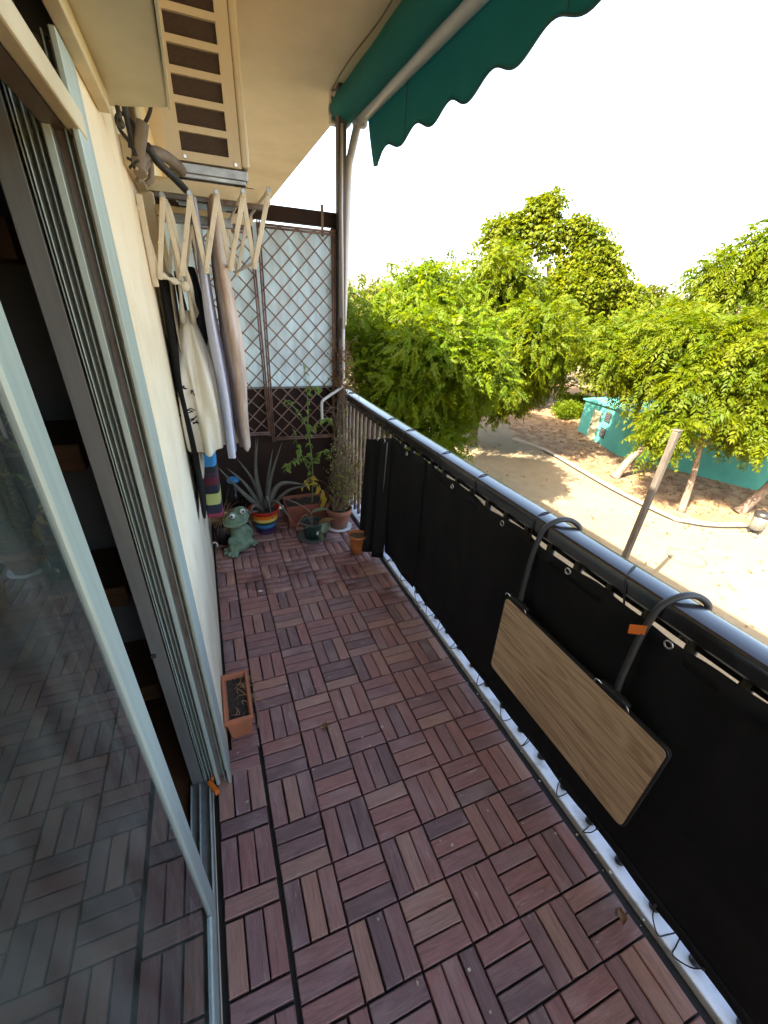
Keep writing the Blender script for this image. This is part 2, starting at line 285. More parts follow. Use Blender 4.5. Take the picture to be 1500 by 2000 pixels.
# ------------------------------------------------------------ mesh helpers
def root_loc(o):
    v = Vector((0, 0, 0))
    while o is not None:
        v += o.location; o = o.parent
    return v
class MB:
    def __init__(s): s.v = []; s.f = []; s.sm = []
    def add(s, vs, fs, smooth=False):
        b = len(s.v); s.v += [tuple(x) for x in vs]; s.f += [tuple(i + b for i in f) for f in fs]; s.sm += [smooth] * len(fs); return s
    def box(s, x0, x1, y0, y1, z0, z1, rot=None, piv=None):
        vs = [Vector((x, y, z)) for x in (x0, x1) for y in (y0, y1) for z in (z0, z1)]
        if rot is not None:
            p = Vector(piv) if piv is not None else sum(vs, Vector()) / 8
            vs = [p + rot @ (v - p) for v in vs]
        return s.add(vs, [(0, 1, 3, 2), (4, 6, 7, 5), (0, 4, 5, 1), (2, 3, 7, 6), (0, 2, 6, 4), (1, 5, 7, 3)])
    def tube(s, pts, rad, n=8, caps=True, smooth=True):
        P = [Vector(p) for p in pts]; k = len(P)
        R = rad if isinstance(rad, (list, tuple)) else [rad] * k
        vs = []; prev = None
        for i in range(k):
            t = (P[min(i + 1, k - 1)] - P[max(i - 1, 0)])
            t = t.normalized() if t.length > 1e-9 else Vector((0, 0, 1))
            if prev is None:
                a = Vector((0, 0, 1)) if abs(t.z) < 0.9 else Vector((1, 0, 0))
                u = t.cross(a).normalized()
            else:
                u = (prev - t * prev.dot(t)); u = u.normalized() if u.length > 1e-6 else t.orthogonal().normalized()
            prev = u; w = t.cross(u)
            for j in range(n):
                q = 2 * PI * j / n
                vs.append(P[i] + (u * math.cos(q) + w * math.sin(q)) * R[i])
        fs = [(i * n + j, i * n + (j + 1) % n, (i + 1) * n + (j + 1) % n, (i + 1) * n + j) for i in range(k - 1) for j in range(n)]
        s.add(vs, fs, smooth)
        if caps:
            b = len(s.v) - k * n
            s.f += [tuple(b + j for j in reversed(range(n))), tuple(b + (k - 1) * n + j for j in range(n))]; s.sm += [False, False]
        return s
    def lathe(s, prof, cx, cy, n=28, smooth=True, caps=(False, False), z0=0.0):
        vs = [(cx + r * math.cos(2 * PI * j / n), cy + r * math.sin(2 * PI * j / n), z0 + z) for r, z in prof for j in range(n)]
        k = len(prof)
        fs = [(i * n + j, i * n + (j + 1) % n, (i + 1) * n + (j + 1) % n, (i + 1) * n + j) for i in range(k - 1) for j in range(n)]
        s.add(vs, fs, smooth); b = len(s.v) - k * n
        if caps[0]: s.f.append(tuple(b + j for j in reversed(range(n)))); s.sm.append(False)
        if caps[1]: s.f.append(tuple(b + (k - 1) * n + j for j in range(n))); s.sm.append(False)
        return s
    def grid(s, fn, nu, nv, smooth=True):
        vs = [fn(i / nu, j / nv) for i in range(nu + 1) for j in range(nv + 1)]
        fs = [(i * (nv + 1) + j, (i + 1) * (nv + 1) + j, (i + 1) * (nv + 1) + j + 1, i * (nv + 1) + j + 1) for i in range(nu) for j in range(nv)]
        return s.add(vs, fs, smooth)
    def ball(s, c, r, n=14, m=9, rot=None):
        if isinstance(r, (int, float)): r = (r, r, r)
        c = Vector(c); vs = []
        for i in range(m + 1):
            t = PI * i / m
            for j in range(n):
                q = 2 * PI * j / n
                v = Vector((r[0] * math.sin(t) * math.cos(q), r[1] * math.sin(t) * math.sin(q), r[2] * math.cos(t)))
                if rot is not None: v = rot @ v
                vs.append(c + v)
        fs = [(i * n + j, (i + 1) * n + j, (i + 1) * n + (j + 1) % n, i * n + (j + 1) % n) for i in range(m) for j in range(n)]
        return s.add(vs, fs, True)
    def prism(s, poly, z0, z1):
        n = len(poly)
        vs = [(x, y, z0) for x, y in poly] + [(x, y, z1) for x, y in poly]
        return s.add(vs, [tuple(reversed(range(n))), tuple(range(n, 2 * n))] + [(i, (i + 1) % n, n + (i + 1) % n, n + i) for i in range(n)])
    def mesh(s, name, m, off=(0, 0, 0)):
        me = bpy.data.meshes.new(name)
        me.from_pydata([(x - off[0], y - off[1], z - off[2]) for x, y, z in s.v], [], s.f)
        me.polygons.foreach_set('use_smooth', s.sm); me.materials.append(m); me.update(); return me
    def build(s, name, m, parent=None, loc=None, bevel=0.0, solid=0.0, seg=2):
        base = root_loc(parent) if parent is not None else Vector(loc or (0, 0, 0))
        o = bpy.data.objects.new(name, s.mesh(name, m, base)); C.objects.link(o)
        if parent is not None: o.parent = parent
        else: o.location = base
        if solid:
            d = o.modifiers.new('solid', 'SOLIDIFY'); d.thickness = solid; d.offset = 0
        if bevel:
            d = o.modifiers.new('bevel', 'BEVEL'); d.width = bevel; d.segments = seg; d.limit_method = 'ANGLE'; d.angle_limit = math.radians(40)
        return o
def tag(o, label=None, cat=None, group=None, kind=None):
    if label: o['label'] = label
    if cat: o['category'] = cat
    if group: o['group'] = group
    if kind: o['kind'] = kind
    return o
def thing(name, label, cat, loc=(0, 0, 0), group=None):
    o = bpy.data.objects.new(name, None); C.objects.link(o); o.location = loc; o.empty_display_size = 0.05
    return tag(o, label, cat, group)
def struct(name, loc=(0, 0, 0)):
    o = bpy.data.objects.new(name, None); C.objects.link(o); o.location = loc; o.empty_display_size = 0.05
    o['kind'] = 'structure'; return o
def bez(p, n=10):
    """Catmull-Rom through points"""
    P = [Vector(q) for q in p]; P = [P[0] * 2 - P[1]] + P + [P[-1] * 2 - P[-2]]
    out = []
    for i in range(1, len(P) - 2):
        for k in range(n):
            t = k / n
            a, b, c, d = P[i - 1], P[i], P[i + 1], P[i + 2]
            out.append(0.5 * ((2 * b) + (c - a) * t + (2 * a - 5 * b + 4 * c - d) * t * t + (3 * b - a - 3 * c + d) * t ** 3))
    out.append(P[-2]); return out
def npmesh(name, V, F, m, parent=None, loc=(0, 0, 0), tint=None):
    base = np.array(root_loc(parent) if parent is not None else loc)
    me = bpy.data.meshes.new(name); V = V - base
    k = F.shape[1]
    me.vertices.add(len(V)); me.vertices.foreach_set('co', V.astype(np.float32).ravel())
    me.loops.add(F.size); me.loops.foreach_set('vertex_index', F.astype(np.int32).ravel())
    me.polygons.add(len(F)); me.polygons.foreach_set('loop_start', np.arange(len(F), dtype=np.int32) * k)
    if tint is not None:
        a = me.attributes.new('tint', 'FLOAT', 'FACE'); a.data.foreach_set('value', tint.astype(np.float32))
    me.update(calc_edges=True); me.materials.append(m)
    o = bpy.data.objects.new(name, me); C.objects.link(o)
    if parent is not None: o.parent = parent
    else: o.location = base
    return o

# ============================================================ GROUND AND THE BUILDING
G = -3.0
g = MB(); nx = 44
def gp(u, v):
    x = -40 + 340 * u ** 1.6; y = -120 + 420 * v
    return (x, y, G)
g.grid(gp, 12, 12, False)
tag(g.build('ground', m_sand), kind='structure')

WX = -0.115   # facade plane
ZC = 2.47     # underside of the slab above
YD = 1.42     # divider plane
apt = thing('apartment_building', 'cream rendered apartment block with a flat roof that carries the balcony', 'building', (-3, 0, G))
b = MB(); b.box(-9, WX, -0.655, 12, G, -0.021).box(-9, WX, -9, -0.655, G, -0.02).box(-0.236, WX, -0.655, 12, -0.0208, 3.27)
b.box(-0.32, WX, -9, -3.0, -0.02, 3.27).box(-0.32, WX, -3.0, -0.655, 2.2, 3.27)
b.build('facade_wall', m_wall, apt)
b = MB(); b.box(-9, -0.32, -9, 12, 3.10, 3.25); b.build('roof', m_ceil, apt)
b = MB(); b.box(WX, 1.02, -2.45, 1.55, ZC, ZC + 0.18).box(WX, 1.02, 1.554, 12, ZC + 0.002, ZC + 0.18); b.build('ceiling_slab', m_ceil, apt)  # slab, awning and screen stop just behind the camera to let in more skylight
b = MB(); b.box(0.98, 1.02, -2.45, 12, ZC + 0.18, 3.27); b.build('parapet', m_ceil, apt)
b = MB(); b.box(WX, 1.02, -2.65, 12, -0.24, -0.03); b.build('balcony_slab', m_ceil, apt)
b = MB(); b.box(0.932, 1.035, -2.65, 1.5, -0.03, 0.006); eg = b.build('white_slab_edge', m_white, apt, bevel=0.004)
b = MB(); b.box(1.0, 1.035, -2.65, 1.5, 0.0062, 0.022); b.build('edge_lip', m_white, apt, bevel=0.004)

# interior of the room behind the sliding door
room = struct('room')
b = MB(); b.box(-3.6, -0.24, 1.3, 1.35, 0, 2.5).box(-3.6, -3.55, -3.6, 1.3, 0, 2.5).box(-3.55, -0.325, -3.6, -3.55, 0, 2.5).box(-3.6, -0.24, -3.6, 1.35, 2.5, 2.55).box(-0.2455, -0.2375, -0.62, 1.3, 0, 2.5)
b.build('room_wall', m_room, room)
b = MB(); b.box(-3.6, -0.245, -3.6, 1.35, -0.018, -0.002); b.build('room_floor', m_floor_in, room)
sh = thing('bookcase', 'grey backed bookcase with thick brown wooden shelves standing inside the open door', 'bookcase', (-0.7, -0.1, -0.002))
b = MB(); b.box(-1.3, -0.335, -0.06, 0.25, 0, 1.95); b.build('back_panel', mat('grey_board', (0.20, 0.20, 0.20), 0.8), sh)
for z in (0.09, 0.55, 1.02, 1.5):
    b = MB(); b.box(-1.3, -0.335, -0.34, -0.064, z, z + 0.075); b.build('shelf', m_wood, sh, bevel=0.004)

# ============================================================ SLIDING DOOR
door = thing('sliding_door', 'pale green aluminium sliding door with a dusty glass leaf beside the deck', 'door', (-0.18, -1.6, 0))
JY = -0.66
bands = [(0.0, 0.07, 0.030, m_alu), (0.07, 0.15, -0.03, m_alud), (0.15, 0.17, 0.015, m_alu), (0.17, 0.29, -0.005, m_rust), (0.29, 0.385, 0.022, m_alu),
         (0.385, 0.45, -0.01, m_alug), (0.45, 0.465, 0.012, m_alu), (0.465, 0.53, -0.012, m_alug), (0.53, 0.545, 0.012, m_alu), (0.545, 0.61, -0.014, m_alug),
         (0.61, 0.63, 0.01, m_alu), (0.63, 0.66, -0.03, m_alud), (0.66, 0.68, 0.004, m_alu), (0.68, 0.72, -0.02, m_alug), (0.72, 1.0, 0.0, m_alug)]
for a, c, d, m in bands:
    b = MB(); b.box(WX + 0.003 - c * 0.122, WX + 0.003 - a * 0.122, JY - 0.02 - d, JY + 0.06, 0.0, 1.75 if a < 0.3 else 2.1)
    b.build('jamb_profile', m, door, bevel=0.0015 if m is not m_alud else 0)
b = MB(); b.box(-0.160, -0.131, -3.0, JY - 0.02, 1.652, 1.662); b.build('header_soffit', mat('bronze_profile', (0.17, 0.115, 0.075), 0.5, (0.1, 0.065, 0.04), 5), door, bevel=0.002)
b = MB(); b.box(-0.130, -0.110, -3.0, JY + 0.005, 1.650, 1.682); b.build('door_header', m_creamb, door, bevel=0.003)
b = MB(); b.box(-0.24, -0.175, -3.0, JY - 0.01, -0.02, 0.008)
b.build('sill', m_alug, door, bevel=0.002)
for x in (-0.238, -0.212, -0.181):
    b = MB(); b.box(x, x + 0.004, -3.0, JY - 0.03, 0.0082, 0.024); b.build('track', m_alu, door, bevel=0.001)
# leaf
YS = -1.02
b = MB(); b.box(-0.205, -0.176, YS - 0.062, YS, 0.026, 1.97); b.build('stile', m_alu, door, bevel=0.004)
b = MB(); b.box(-0.198, -0.1835, YS - 0.074, YS - 0.0625, 0.085, 1.92); b.build('gasket', m_alud, door, bevel=0.002)
b = MB(); b.box(-0.205, -0.176, -2.7, YS - 0.0625, 0.026, 0.085); b.build('bottom_rail', m_alu, door, bevel=0.004)
b = MB(); b.box(-0.205, -0.176, -2.7, YS - 0.0625, 1.92, 1.97); b.build('top_rail', m_alu, door, bevel=0.004)
for x in (-0.182, -0.197):
    b = MB(); b.add([(x, -2.7, 0.086), (x, YS - 0.068, 0.086), (x, YS - 0.068, 1.919), (x, -2.7, 1.919)], [(0, 1, 2, 3)])
    b.build('glass_pane', m_glass, door)
for z in (0.62,):
    b = MB(); b.tube([(-0.228, JY - 0.022, z), (-0.228, JY - 0.026, z)], 0.007, 10); b.build('screw', m_alud, door)
b = MB(); b.box(-0.176, -0.160, -0.745, -0.69, 0.012, 0.03, Matrix.Rotation(0.5, 3, 'Z')).box(-0.172, -0.163, -0.70, -0.682, 0.03, 0.045)
tag(b.build('plastic_clip', m_orange, loc=(-0.168, -0.71, 0.012), bevel=0.004), 'small orange plastic clip lying at the end of the door track', 'clip')

# roller shutter box above the door
sb = thing('shutter_box', 'cream sheet metal box fixed high on the wall above the door', 'shutter box', (-0.05, -1.2, 1.785))
b = MB(); z0, z1 = 1.785, 2.3
vs = [(WX + 0.004, -2.4, z0), (0.012, -2.4, z0), (0.012, -0.352, z0), (WX + 0.004, -0.292, z0)]
b.add(vs + [(x, y, z1) for x, y, z in vs], [(3, 2, 1, 0), (4, 5, 6, 7), (0, 1, 5, 4), (1, 2, 6, 5), (2, 3, 7, 6), (3, 0, 4, 7)])
b.build('box_body', m_cream, sb, bevel=0.004)
b = MB(); b.box(WX + 0.001, WX + 0.022, -2.4, -0.385, 1.752, 1.783); b.build('wall_angle', m_creamb, sb, bevel=0.002)
b = MB(); b.box(0.013, 0.018, -2.4, -0.357, 1.782, 2.29); b.build('side_flange', m_cream, sb, bevel=0.001)
b = MB(); b.tube([(-0.085, -0.31, 1.786), (-0.085, -0.31, 1.762)], 0.005, 8).ball((-0.085, -0.31, 1.758), 0.008); b.build('bolt', m_alud, sb)
b = MB(); b.box(-0.30, -0.21, -3.0, JY - 0.01, 2.11, 2.2).box(-0.236, -0.225, -3.0, JY - 0.01, 2.0, 2.11).box(-0.172, WX, -3.0, JY - 0.021, 1.80, 1.83).box(-0.236, WX + 0.0012, JY - 0.004, JY + 0.0045, 1.752, 2.0); b.build('slot_lining', m_alud, sb)
for k in range(3):
    b = MB(); b.box(-0.170, -0.160, -3.0, JY - 0.024, 1.70 + 0.034 * k, 1.731 + 0.034 * k); b.build('shutter_slat', m_brown, sb, bevel=0.003)

# ============================================================ DECK OF WOODEN TILES
floor = struct('balcony_floor', (0.4, -0.2, 0))
b = MB(); b.box(-0.172, 0.93, -2.6, 1.40, -0.028, -0.018); b.build('tile_base', m_black, floor)
def slat_mesh(i, L=0.1435, w=0.0455):
    q = random.Random(i); mb = MB(); hx, hy = w / 2, L / 2; c = 0.0022
    J = lambda s: q.uniform(-s, s)
    bot = [(-hx, -hy, -0.016), (hx, -hy, -0.016), (hx, hy, -0.016), (-hx, hy, -0.016)]
    mid = [(-hx + J(.0006), -hy + J(.001), -c), (hx + J(.0006), -hy + J(.001), -c), (hx + J(.0006), hy + J(.001), -c), (-hx + J(.0006), hy + J(.001), -c)]
    top = [(x * (1 - c / hx), y * (1 - c / hy), J(.0006)) for x, y, z in mid]
    f = []
    for a, e in ((0, 4), (4, 8)):
        for k in range(4): f.append((a + k, a + (k + 1) % 4, e + (k + 1) % 4, e + k))
    f.append((8, 9, 10, 11)); mb.add(bot + mid + top, f)
    return mb.mesh('slat', m_slat)
SM = [slat_mesh(i) for i in range(8)]
tiles = []   # (cx, cy, horizontal, nslats, xlen)
def add_tile(cx, cy, horiz, offs, scale=1.0):
    tiles.append((cx, cy, horiz, offs, scale))
B = 0.15
three = (-0.05, 0.0, 0.05)
for i in range(0, 6):
    for r_ in range(-9, 14):
        cy = -(r_ + 0.5) * B
        if cy < -2.3 or cy > 1.38: continue
        add_tile((i + 0.5) * B, cy, (i + r_) % 2 == 0, three)
for r_ in range(-9, 5):                       # narrow strip along the wall: cut pieces
    cy = -(r_ + 0.5) * B
    if cy < -0.63: continue
    if r_ % 2 == 0: add_tile(-0.054, cy, False, (-0.026, 0.024))
    else: add_tile(-0.054, cy, True, three, 0.68)
y = -0.672                                    # column in front of the door: block, single slat, block ...
add_tile(-0.083, -0.635, True, (-0.022, 0.028))
while y > -2.3:
    add_tile(-0.083, y - 0.077, False, three); add_tile(-0.083, y - 0.178, True, (0.0,)); y -= 0.204
tiles.sort(key=lambda t: (t[0] - 0.007) ** 2 + (t[1] + 1.6) ** 2 if t[1] > -1.95 else 99)
count = 0; far = []
q = random.Random(3)
for cx, cy, hz, offs, sc in tiles:
    for o_ in offs:
        me = q.choice(SM)
        p = (cx, cy + o_) if hz else (cx + o_, cy)
        z = q.uniform(-0.0012, 0.001); rz = (PI / 2 if hz else 0) + q.uniform(-0.008, 0.008) + (PI if q.random() < .5 else 0)
        rx = q.uniform(-0.006, 0.006)
        if cy > -1.95 and count < 300:
            s = bpy.data.objects.new('slat', me); C.objects.link(s); s.parent = floor
            s.location = Vector((p[0] + q.uniform(-.0008, .0008), p[1], z)) - floor.location
            s.rotation_euler = (rx, q.uniform(-.006, .006), rz); s.scale = (1, sc, 1)
            count += 1
        else:
            far.append((p, z, rz, rx, sc))
# the slats farthest away (and those behind the camera) as one mesh, one colour attribute-free material with position noise
m_slat_far = m_slat.copy(); m_slat_far.name = 'stained_acacia_far'
nt = m_slat_far.node_tree
oi = [x for x in nt.nodes if x.type == 'OBJECT_INFO'][0]
at = nt.nodes.new('ShaderNodeAttribute'); at.attribute_name = 'tint'
for lk in list(nt.links):
    if lk.from_node == oi:
        to = lk.to_socket; nt.links.remove(lk); nt.links.new(at.outputs['Fac'], to)
b_ = nt.nodes['Principled BSDF']; src = b_.inputs['Base Color'].links[0].from_socket
tc2 = nt.nodes.new('ShaderNodeTexCoord'); sn = nt.nodes.new('ShaderNodeTexNoise'); sn.inputs['Scale'].default_value = 5.5; sn.inputs['Detail'].default_value = 2
nt.links.new(tc2.outputs['Object'], sn.inputs['Vector'])
sm = nt.nodes.new('ShaderNodeMapRange'); sm.inputs['From Min'].default_value = 0.56; sm.inputs['From Max'].default_value = 0.60; sm.inputs['To Max'].default_value = 0.6; nt.links.new(sn.outputs['Fac'], sm.inputs['Value'])
sx = nt.nodes.new('ShaderNodeMix'); sx.data_type = 'RGBA'; sx.inputs[7].default_value = (0.12, 0.035, 0.028, 1); nt.links.new(sm.outputs[0], sx.inputs[0]); nt.links.new(src, sx.inputs[6]); nt.links.new(sx.outputs[2], b_.inputs['Base Color'])
V = []; F = []; T = []
hx, hy, hzz, c = 0.0227, 0.0717, 0.0, 0.002
for p, z, rz, rx, sc in far:
    bs = len(V); ca, sa = math.cos(rz), math.sin(rz)
    ring = []
    for (x, y_, zz) in [(-hx, -hy, -.016), (hx, -hy, -.016), (hx, hy, -.016), (-hx, hy, -.016), (-hx, -hy, -c), (hx, -hy, -c), (hx, hy, -c), (-hx, hy, -c),
                        (-hx + c, -hy + c, 0), (hx - c, -hy + c, 0), (hx - c, hy - c, 0), (-hx + c, hy - c, 0)]:
        y_ *= sc
        V.append((p[0] + x * ca - y_ * sa, p[1] + x * sa + y_ * ca, zz + z))
    tt = q.random()
    for a, e in ((0, 4), (4, 8)):
        for k in range(4): F.append((bs + a + k, bs + a + (k + 1) % 4, bs + e + (k + 1) % 4, bs + e + k)); T.append(tt)
    F.append((bs + 8, bs + 9, bs + 10, bs + 11)); T.append(tt)
o = npmesh('slat_rows', np.array(V), np.array(F), m_slat_far, floor, tint=np.array(T)); o['kind'] = 'stuff'
# pale flecks, petals and crumbs on the boards
mb = MB(); q = random.Random(5)
for k in range(150):
    if k < 95: x, y_ = q.uniform(-0.09, 0.85), 0.35 + abs(q.gauss(0.35, 0.22))
    else: x, y_ = q.uniform(-0.1, 0.92), q.uniform(-1.5, 0.4)
    if k % 5 == 0: x = 0.915 + q.uniform(-.012, .012); y_ = q.uniform(-1.5, .4)
    s = q.uniform(0.002, 0.006) * (1.5 if k % 17 == 0 else 1); a = q.uniform(0, PI)
    n = q.choice((4, 5, 6))
    mb.add([(x + s * q.uniform(.6, 1.2) * math.cos(a + 2 * PI * i / n), y_ + s * q.uniform(.6, 1.2) * math.sin(a + 2 * PI * i / n), 0.0025 + q.uniform(0, .004)) for i in range(n)], [tuple(range(n))])
tag(mb.build('floor_debris', mat('pale_petal', (0.55, 0.5, 0.42), 0.8, (0.3, 0.22, 0.15), 30)), 'pale petals and crumbs scattered over the wooden deck', 'debris', kind='stuff')
def fallen_leaf(x, y_, s, a, m, label):
    def fn(u, v):
        w = math.sin(PI * min(max(u, 0.02), 0.98)) * 0.32 * s * (v - .5) * 2
        lx = (u - .5) * s
        return (x + lx * math.cos(a) - w * math.sin(a), y_ + lx * math.sin(a) + w * math.cos(a), 0.004 + 0.25 * s * abs(v - .5) + 0.1 * s * math.sin(u * 5))
    tag(MB().grid(fn, 6, 4).build('fallen_leaf', m, loc=(x, y_, 0.003)), label, 'leaf')
fallen_leaf(0.87, -1.45, 0.04, 0.9, m_leafBr, 'dry pale leaf on the deck beside the white edge')
fallen_leaf(0.245, -0.61, 0.038, 1.2, m_leafBr, 'brown leaf fallen on the deck near the window box')
fallen_leaf(0.12, 0.33, 0.03, 0.2, mat('petal', (0.7, 0.6, 0.45), .7), 'cream petal lying in the middle of the deck')

# ============================================================ RAILING
rl = thing('railing', 'black balcony railing with a broad rounded handrail and brown balusters', 'railing', (0.99, -0.5, 0.006))
prof = [(0.944, 0.828), (0.9445, 0.850), (0.946, 0.861), (0.950, 0.868), (0.956, 0.8715), (0.972, 0.8738), (0.988, 0.8745), (1.004, 0.8738), (1.020, 0.8715), (1.026, 0.868), (1.030, 0.861), (1.032, 0.850), (1.032, 0.826), (1.024, 0.818), (0.952, 0.818)]
mb = MB(); n = len(prof)
mb.add([(x, -2.65, z) for x, z in prof] + [(x, 1.5, z) for x, z in prof], [(i, (i + 1) % n, n + (i + 1) % n, n + i) for i in range(n)], True)
mb.f += [tuple(range(n)), tuple(range(2 * n - 1, n - 1, -1))]; mb.sm += [False, False]
o = mb.build('handrail', m_rail, rl)
d = o.modifiers.new('e', 'EDGE_SPLIT'); d.split_angle = math.radians(35)
y = -2.4; me = {}
while y < 1.46:
    m = m_bal if y > 0.5 else m_balb  # rear balusters coloured as lit, front ones black as in shadow
    key = m.name
    if key not in me:
        me[key] = MB().tube([(0, 0, 0.0), (0, 0, 0.812)], 0.0145 if m is m_balb else 0.0125, 10).mesh('baluster', m)
    s = bpy.data.objects.new('baluster', me[key]); C.objects.link(s); s.parent = rl
    s.location = Vector((0.975, y, 0.0065)) - rl.location; y += 0.1165 if y < 0.5 else 0.085
mb = MB(); mb.box(0.965, 0.985, -2.65, 1.5, 0.795, 0.8175); mb.build('under_bar', m_rail, rl)

# ============================================================ BLACK PRIVACY SCREEN
scn = thing('privacy_screen', 'black canvas screen laced inside the railing with its loose end bunched up', 'screen', (0.94, -0.6, 0.0))
def sfn(y0, y1, x0, zt, zb):
    def fn(u, v):
        y_ = y0 + (y1 - y0) * u
        z = zb + (zt - zb) * v
        wx = 0.007 * math.sin(y_ * 9 + 1 + v * 1.5) * math.sin(v * PI) ** .6 + 0.003 * math.sin(y_ * 41 + 2 * math.sin(v * 5)) * v + 0.0025 * math.sin(y_ * 23 + v * 4) + 0.003 * math.sin(v * 7 + y_ * 3)
        zz = z + (0.006 * math.sin(y_ * 17) if v > .98 else 0) + (0.003 * math.sin(y_ * 19 + 1) if v < .02 else 0)
        return (x0 + wx, y_, zz)
    return fn
MB().grid(sfn(-2.5, 0.075, 0.941, 0.802, 0.056), 110, 16).build('fabric_panel', m_screen, scn, solid=0.0015)
MB().grid(sfn(0.045, 0.47, 0.936, 0.80, 0.042), 24, 16).build('fabric_panel', m_screen, scn, solid=0.0015)
for z in (0.775, 0.082):   # hems
    MB().grid(lambda u, v, z=z: (0.9395 + 0.004 * math.sin((-2.5 + 2.5 * u) * 9 + 1) * 0.2, -2.5 + 2.5 * u, z - 0.018 + 0.036 * v), 60, 1).build('hem', m_screen, scn, solid=0.001)
topx = [(0.936, 0.46), (0.895, 0.53), (0.935, 0.585), (0.885, 0.655), (0.925, 0.71), (0.905, 0.80)]
botx = [(0.90, 0.40), (0.835, 0.445), (0.88, 0.485), (0.80, 0.515), (0.83, 0.57), (0.795, 0.60)]
T_ = bez([(a, c, 0) for a, c in topx], 6); B_ = bez([(a, c, 0) for a, c in botx], 6); nT = len(T_) - 1
def ffn(u, v):
    i = min(int(round(u * nT)), nT)
    w = v ** 0.8
    p = B_[i].lerp(T_[i], w)
    return (p.x, p.y, 0.035 + (0.765 - 0.10 * u) * v)
MB().grid(ffn, nT, 12).build('folded_end', m_screen, scn, solid=0.0015)
MB().grid(lambda u, v: (0.876 + 0.04 * v, 0.445 + (0.022 - 0.008 * v) * u + 0.03 * v, 0.03 + 0.74 * v), 1, 10).build('pale_strap', mat('grey_webbing', (0.24, 0.235, 0.22), 0.7), scn, solid=0.003)
for y_, z, x in ((-0.202, 0.777, 0.9385), (-0.561, 0.779, 0.9385), (-0.883, 0.781, 0.9385), (-1.205, 0.783, 0.9385), (-1.55, 0.783, 0.9385), (0.50, 0.772, 0.905), (0.60, 0.755, 0.905), (0.25, 0.777, 0.93)):
    mb = MB(); ring = [(x, y_ + 0.0095 * math.cos(2 * PI * k / 18), z + 0.0095 * math.sin(2 * PI * k / 18)) for k in range(19)]
    mb.tube(ring, 0.0034, 8, False); mb.build('grommet', m_chrome, scn)
for y_, dy in ((1.36, 0.0), (0.60, 0.03), (0.35, 0.02), (-0.03, 0.04), (-0.32, 0.05), (-0.68, 0.03), (-1.0, 0.08)):
    pts = [(0.938, y_ - dy, 0.785), (0.9405, y_ - dy * .8, 0.822)]
    for k in range(13):
        a = PI - PI * k / 12
        pts.append((0.988 + 0.0465 * math.cos(a), y_ - dy * .7 * (1 - k / 12), 0.846 + 0.0325 * math.sin(a)))
    pts += [(1.036, y_, 0.815), (0.985, y_, 0.79)]
    MB().tube(pts, 0.0028, 6).build('tie', m_black, scn)
q = random.Random(2)
for k in range(13):
    y_ = -1.62 + k * 0.165 + q.uniform(-.02, .02)
    a = q.uniform(-.05, .05)
    pts = [(0.935, y_, 0.075), (0.929, y_ + a * .3, 0.04), (0.926, y_ + a, 0.012), (0.95, y_ + a * 1.2, 0.010), (0.972, y_ + a * 1.4, 0.03)]
    MB().tube(bez(pts, 4), 0.0018, 5).ball((0.934, y_, 0.076), 0.005, 8, 6).build('tie', m_black, scn)

# ============================================================ HANGING TABLE
tb = thing('hanging_table', 'folded balcony table with a pale oak top hanging from the handrail', 'table', (0.9, -1.02, 0.2))
def rounded(y0, y1, z0, z1, rad, x0, x1, tilt, mb):
    P = []
    for cy, cz, a0 in ((y1 - rad, z1 - rad, 0), (y0 + rad, z1 - rad, 90), (y0 + rad, z0 + rad, 180), (y1 - rad, z0 + rad, 270)):
        for k in range(7):
            a = math.radians(a0 + 15 * k); P.append((cy + rad * math.cos(a), cz + rad * math.sin(a)))
    n = len(P); off = lambda z: tilt * (z - z0)
    vs = [(x0 - off(z), y_, z) for y_, z in P] + [(x1 - off(z), y_, z) for y_, z in P]
    mb.add(vs, [tuple(range(n)), tuple(range(2 * n - 1, n - 1, -1))] + [(i, n + i, n + (i + 1) % n, (i + 1) % n) for i in range(n)]); return mb
TY0, TY1, TZ0, TZ1 = -1.335, -0.705, 0.208, 0.568
rounded(TY0, TY1, TZ0, TZ1, 0.022, 0.908, 0.921, 0.03, MB()).build('edge_band', m_black, tb, bevel=0.002)
rounded(TY0 + .006, TY1 - .006, TZ0 + .006, TZ1 - .006, 0.018, 0.9062, 0.9078, 0.03, MB()).build('tabletop', m_table, tb)
for y_, tg in ((-0.765, 0), (-1.165, 1)):
    pts = bez([(0.916, y_, 0.545), (0.916, y_ + .008, 0.62), (0.921, y_ + .014, 0.74), (0.930, y_ + .016, 0.80), (0.941, y_ + .014, 0.856), (0.972, y_, 0.888), (1.01, y_ - .012, 0.890), (1.036, y_ - .03, 0.872), (1.041, y_ - .035, 0.84)], 6)
    MB().tube(pts, 0.0085, 10).build('hook', m_hook, tb)
    MB().box(0.898, 0.915, y_ - 0.03, y_ + 0.03, 0.55, 0.585).tube([(0.905, y_ - .045, 0.575), (0.905, y_ + .045, 0.575)], 0.010, 10).build('clamp', m_black, tb, bevel=0.003)
    for s in (-1, 1):
        MB().tube(bez([(0.900, y_ + .035 * s, 0.575), (0.892, y_ + .045 * s, 0.585), (0.889, y_ + .052 * s, 0.582), (0.892, y_ + .055 * s, 0.570)], 5), 0.0028, 6).build('wing_nut', m_chrome, tb)
    if tg:
        MB().add([(0.922, y_ + .008, 0.775), (0.922, y_ + .010, 0.802), (0.905, y_ + .040, 0.787), (0.905, y_ + .036, 0.762)], [(0, 1, 2, 3)]).build('tag', m_orange, tb, solid=0.003)

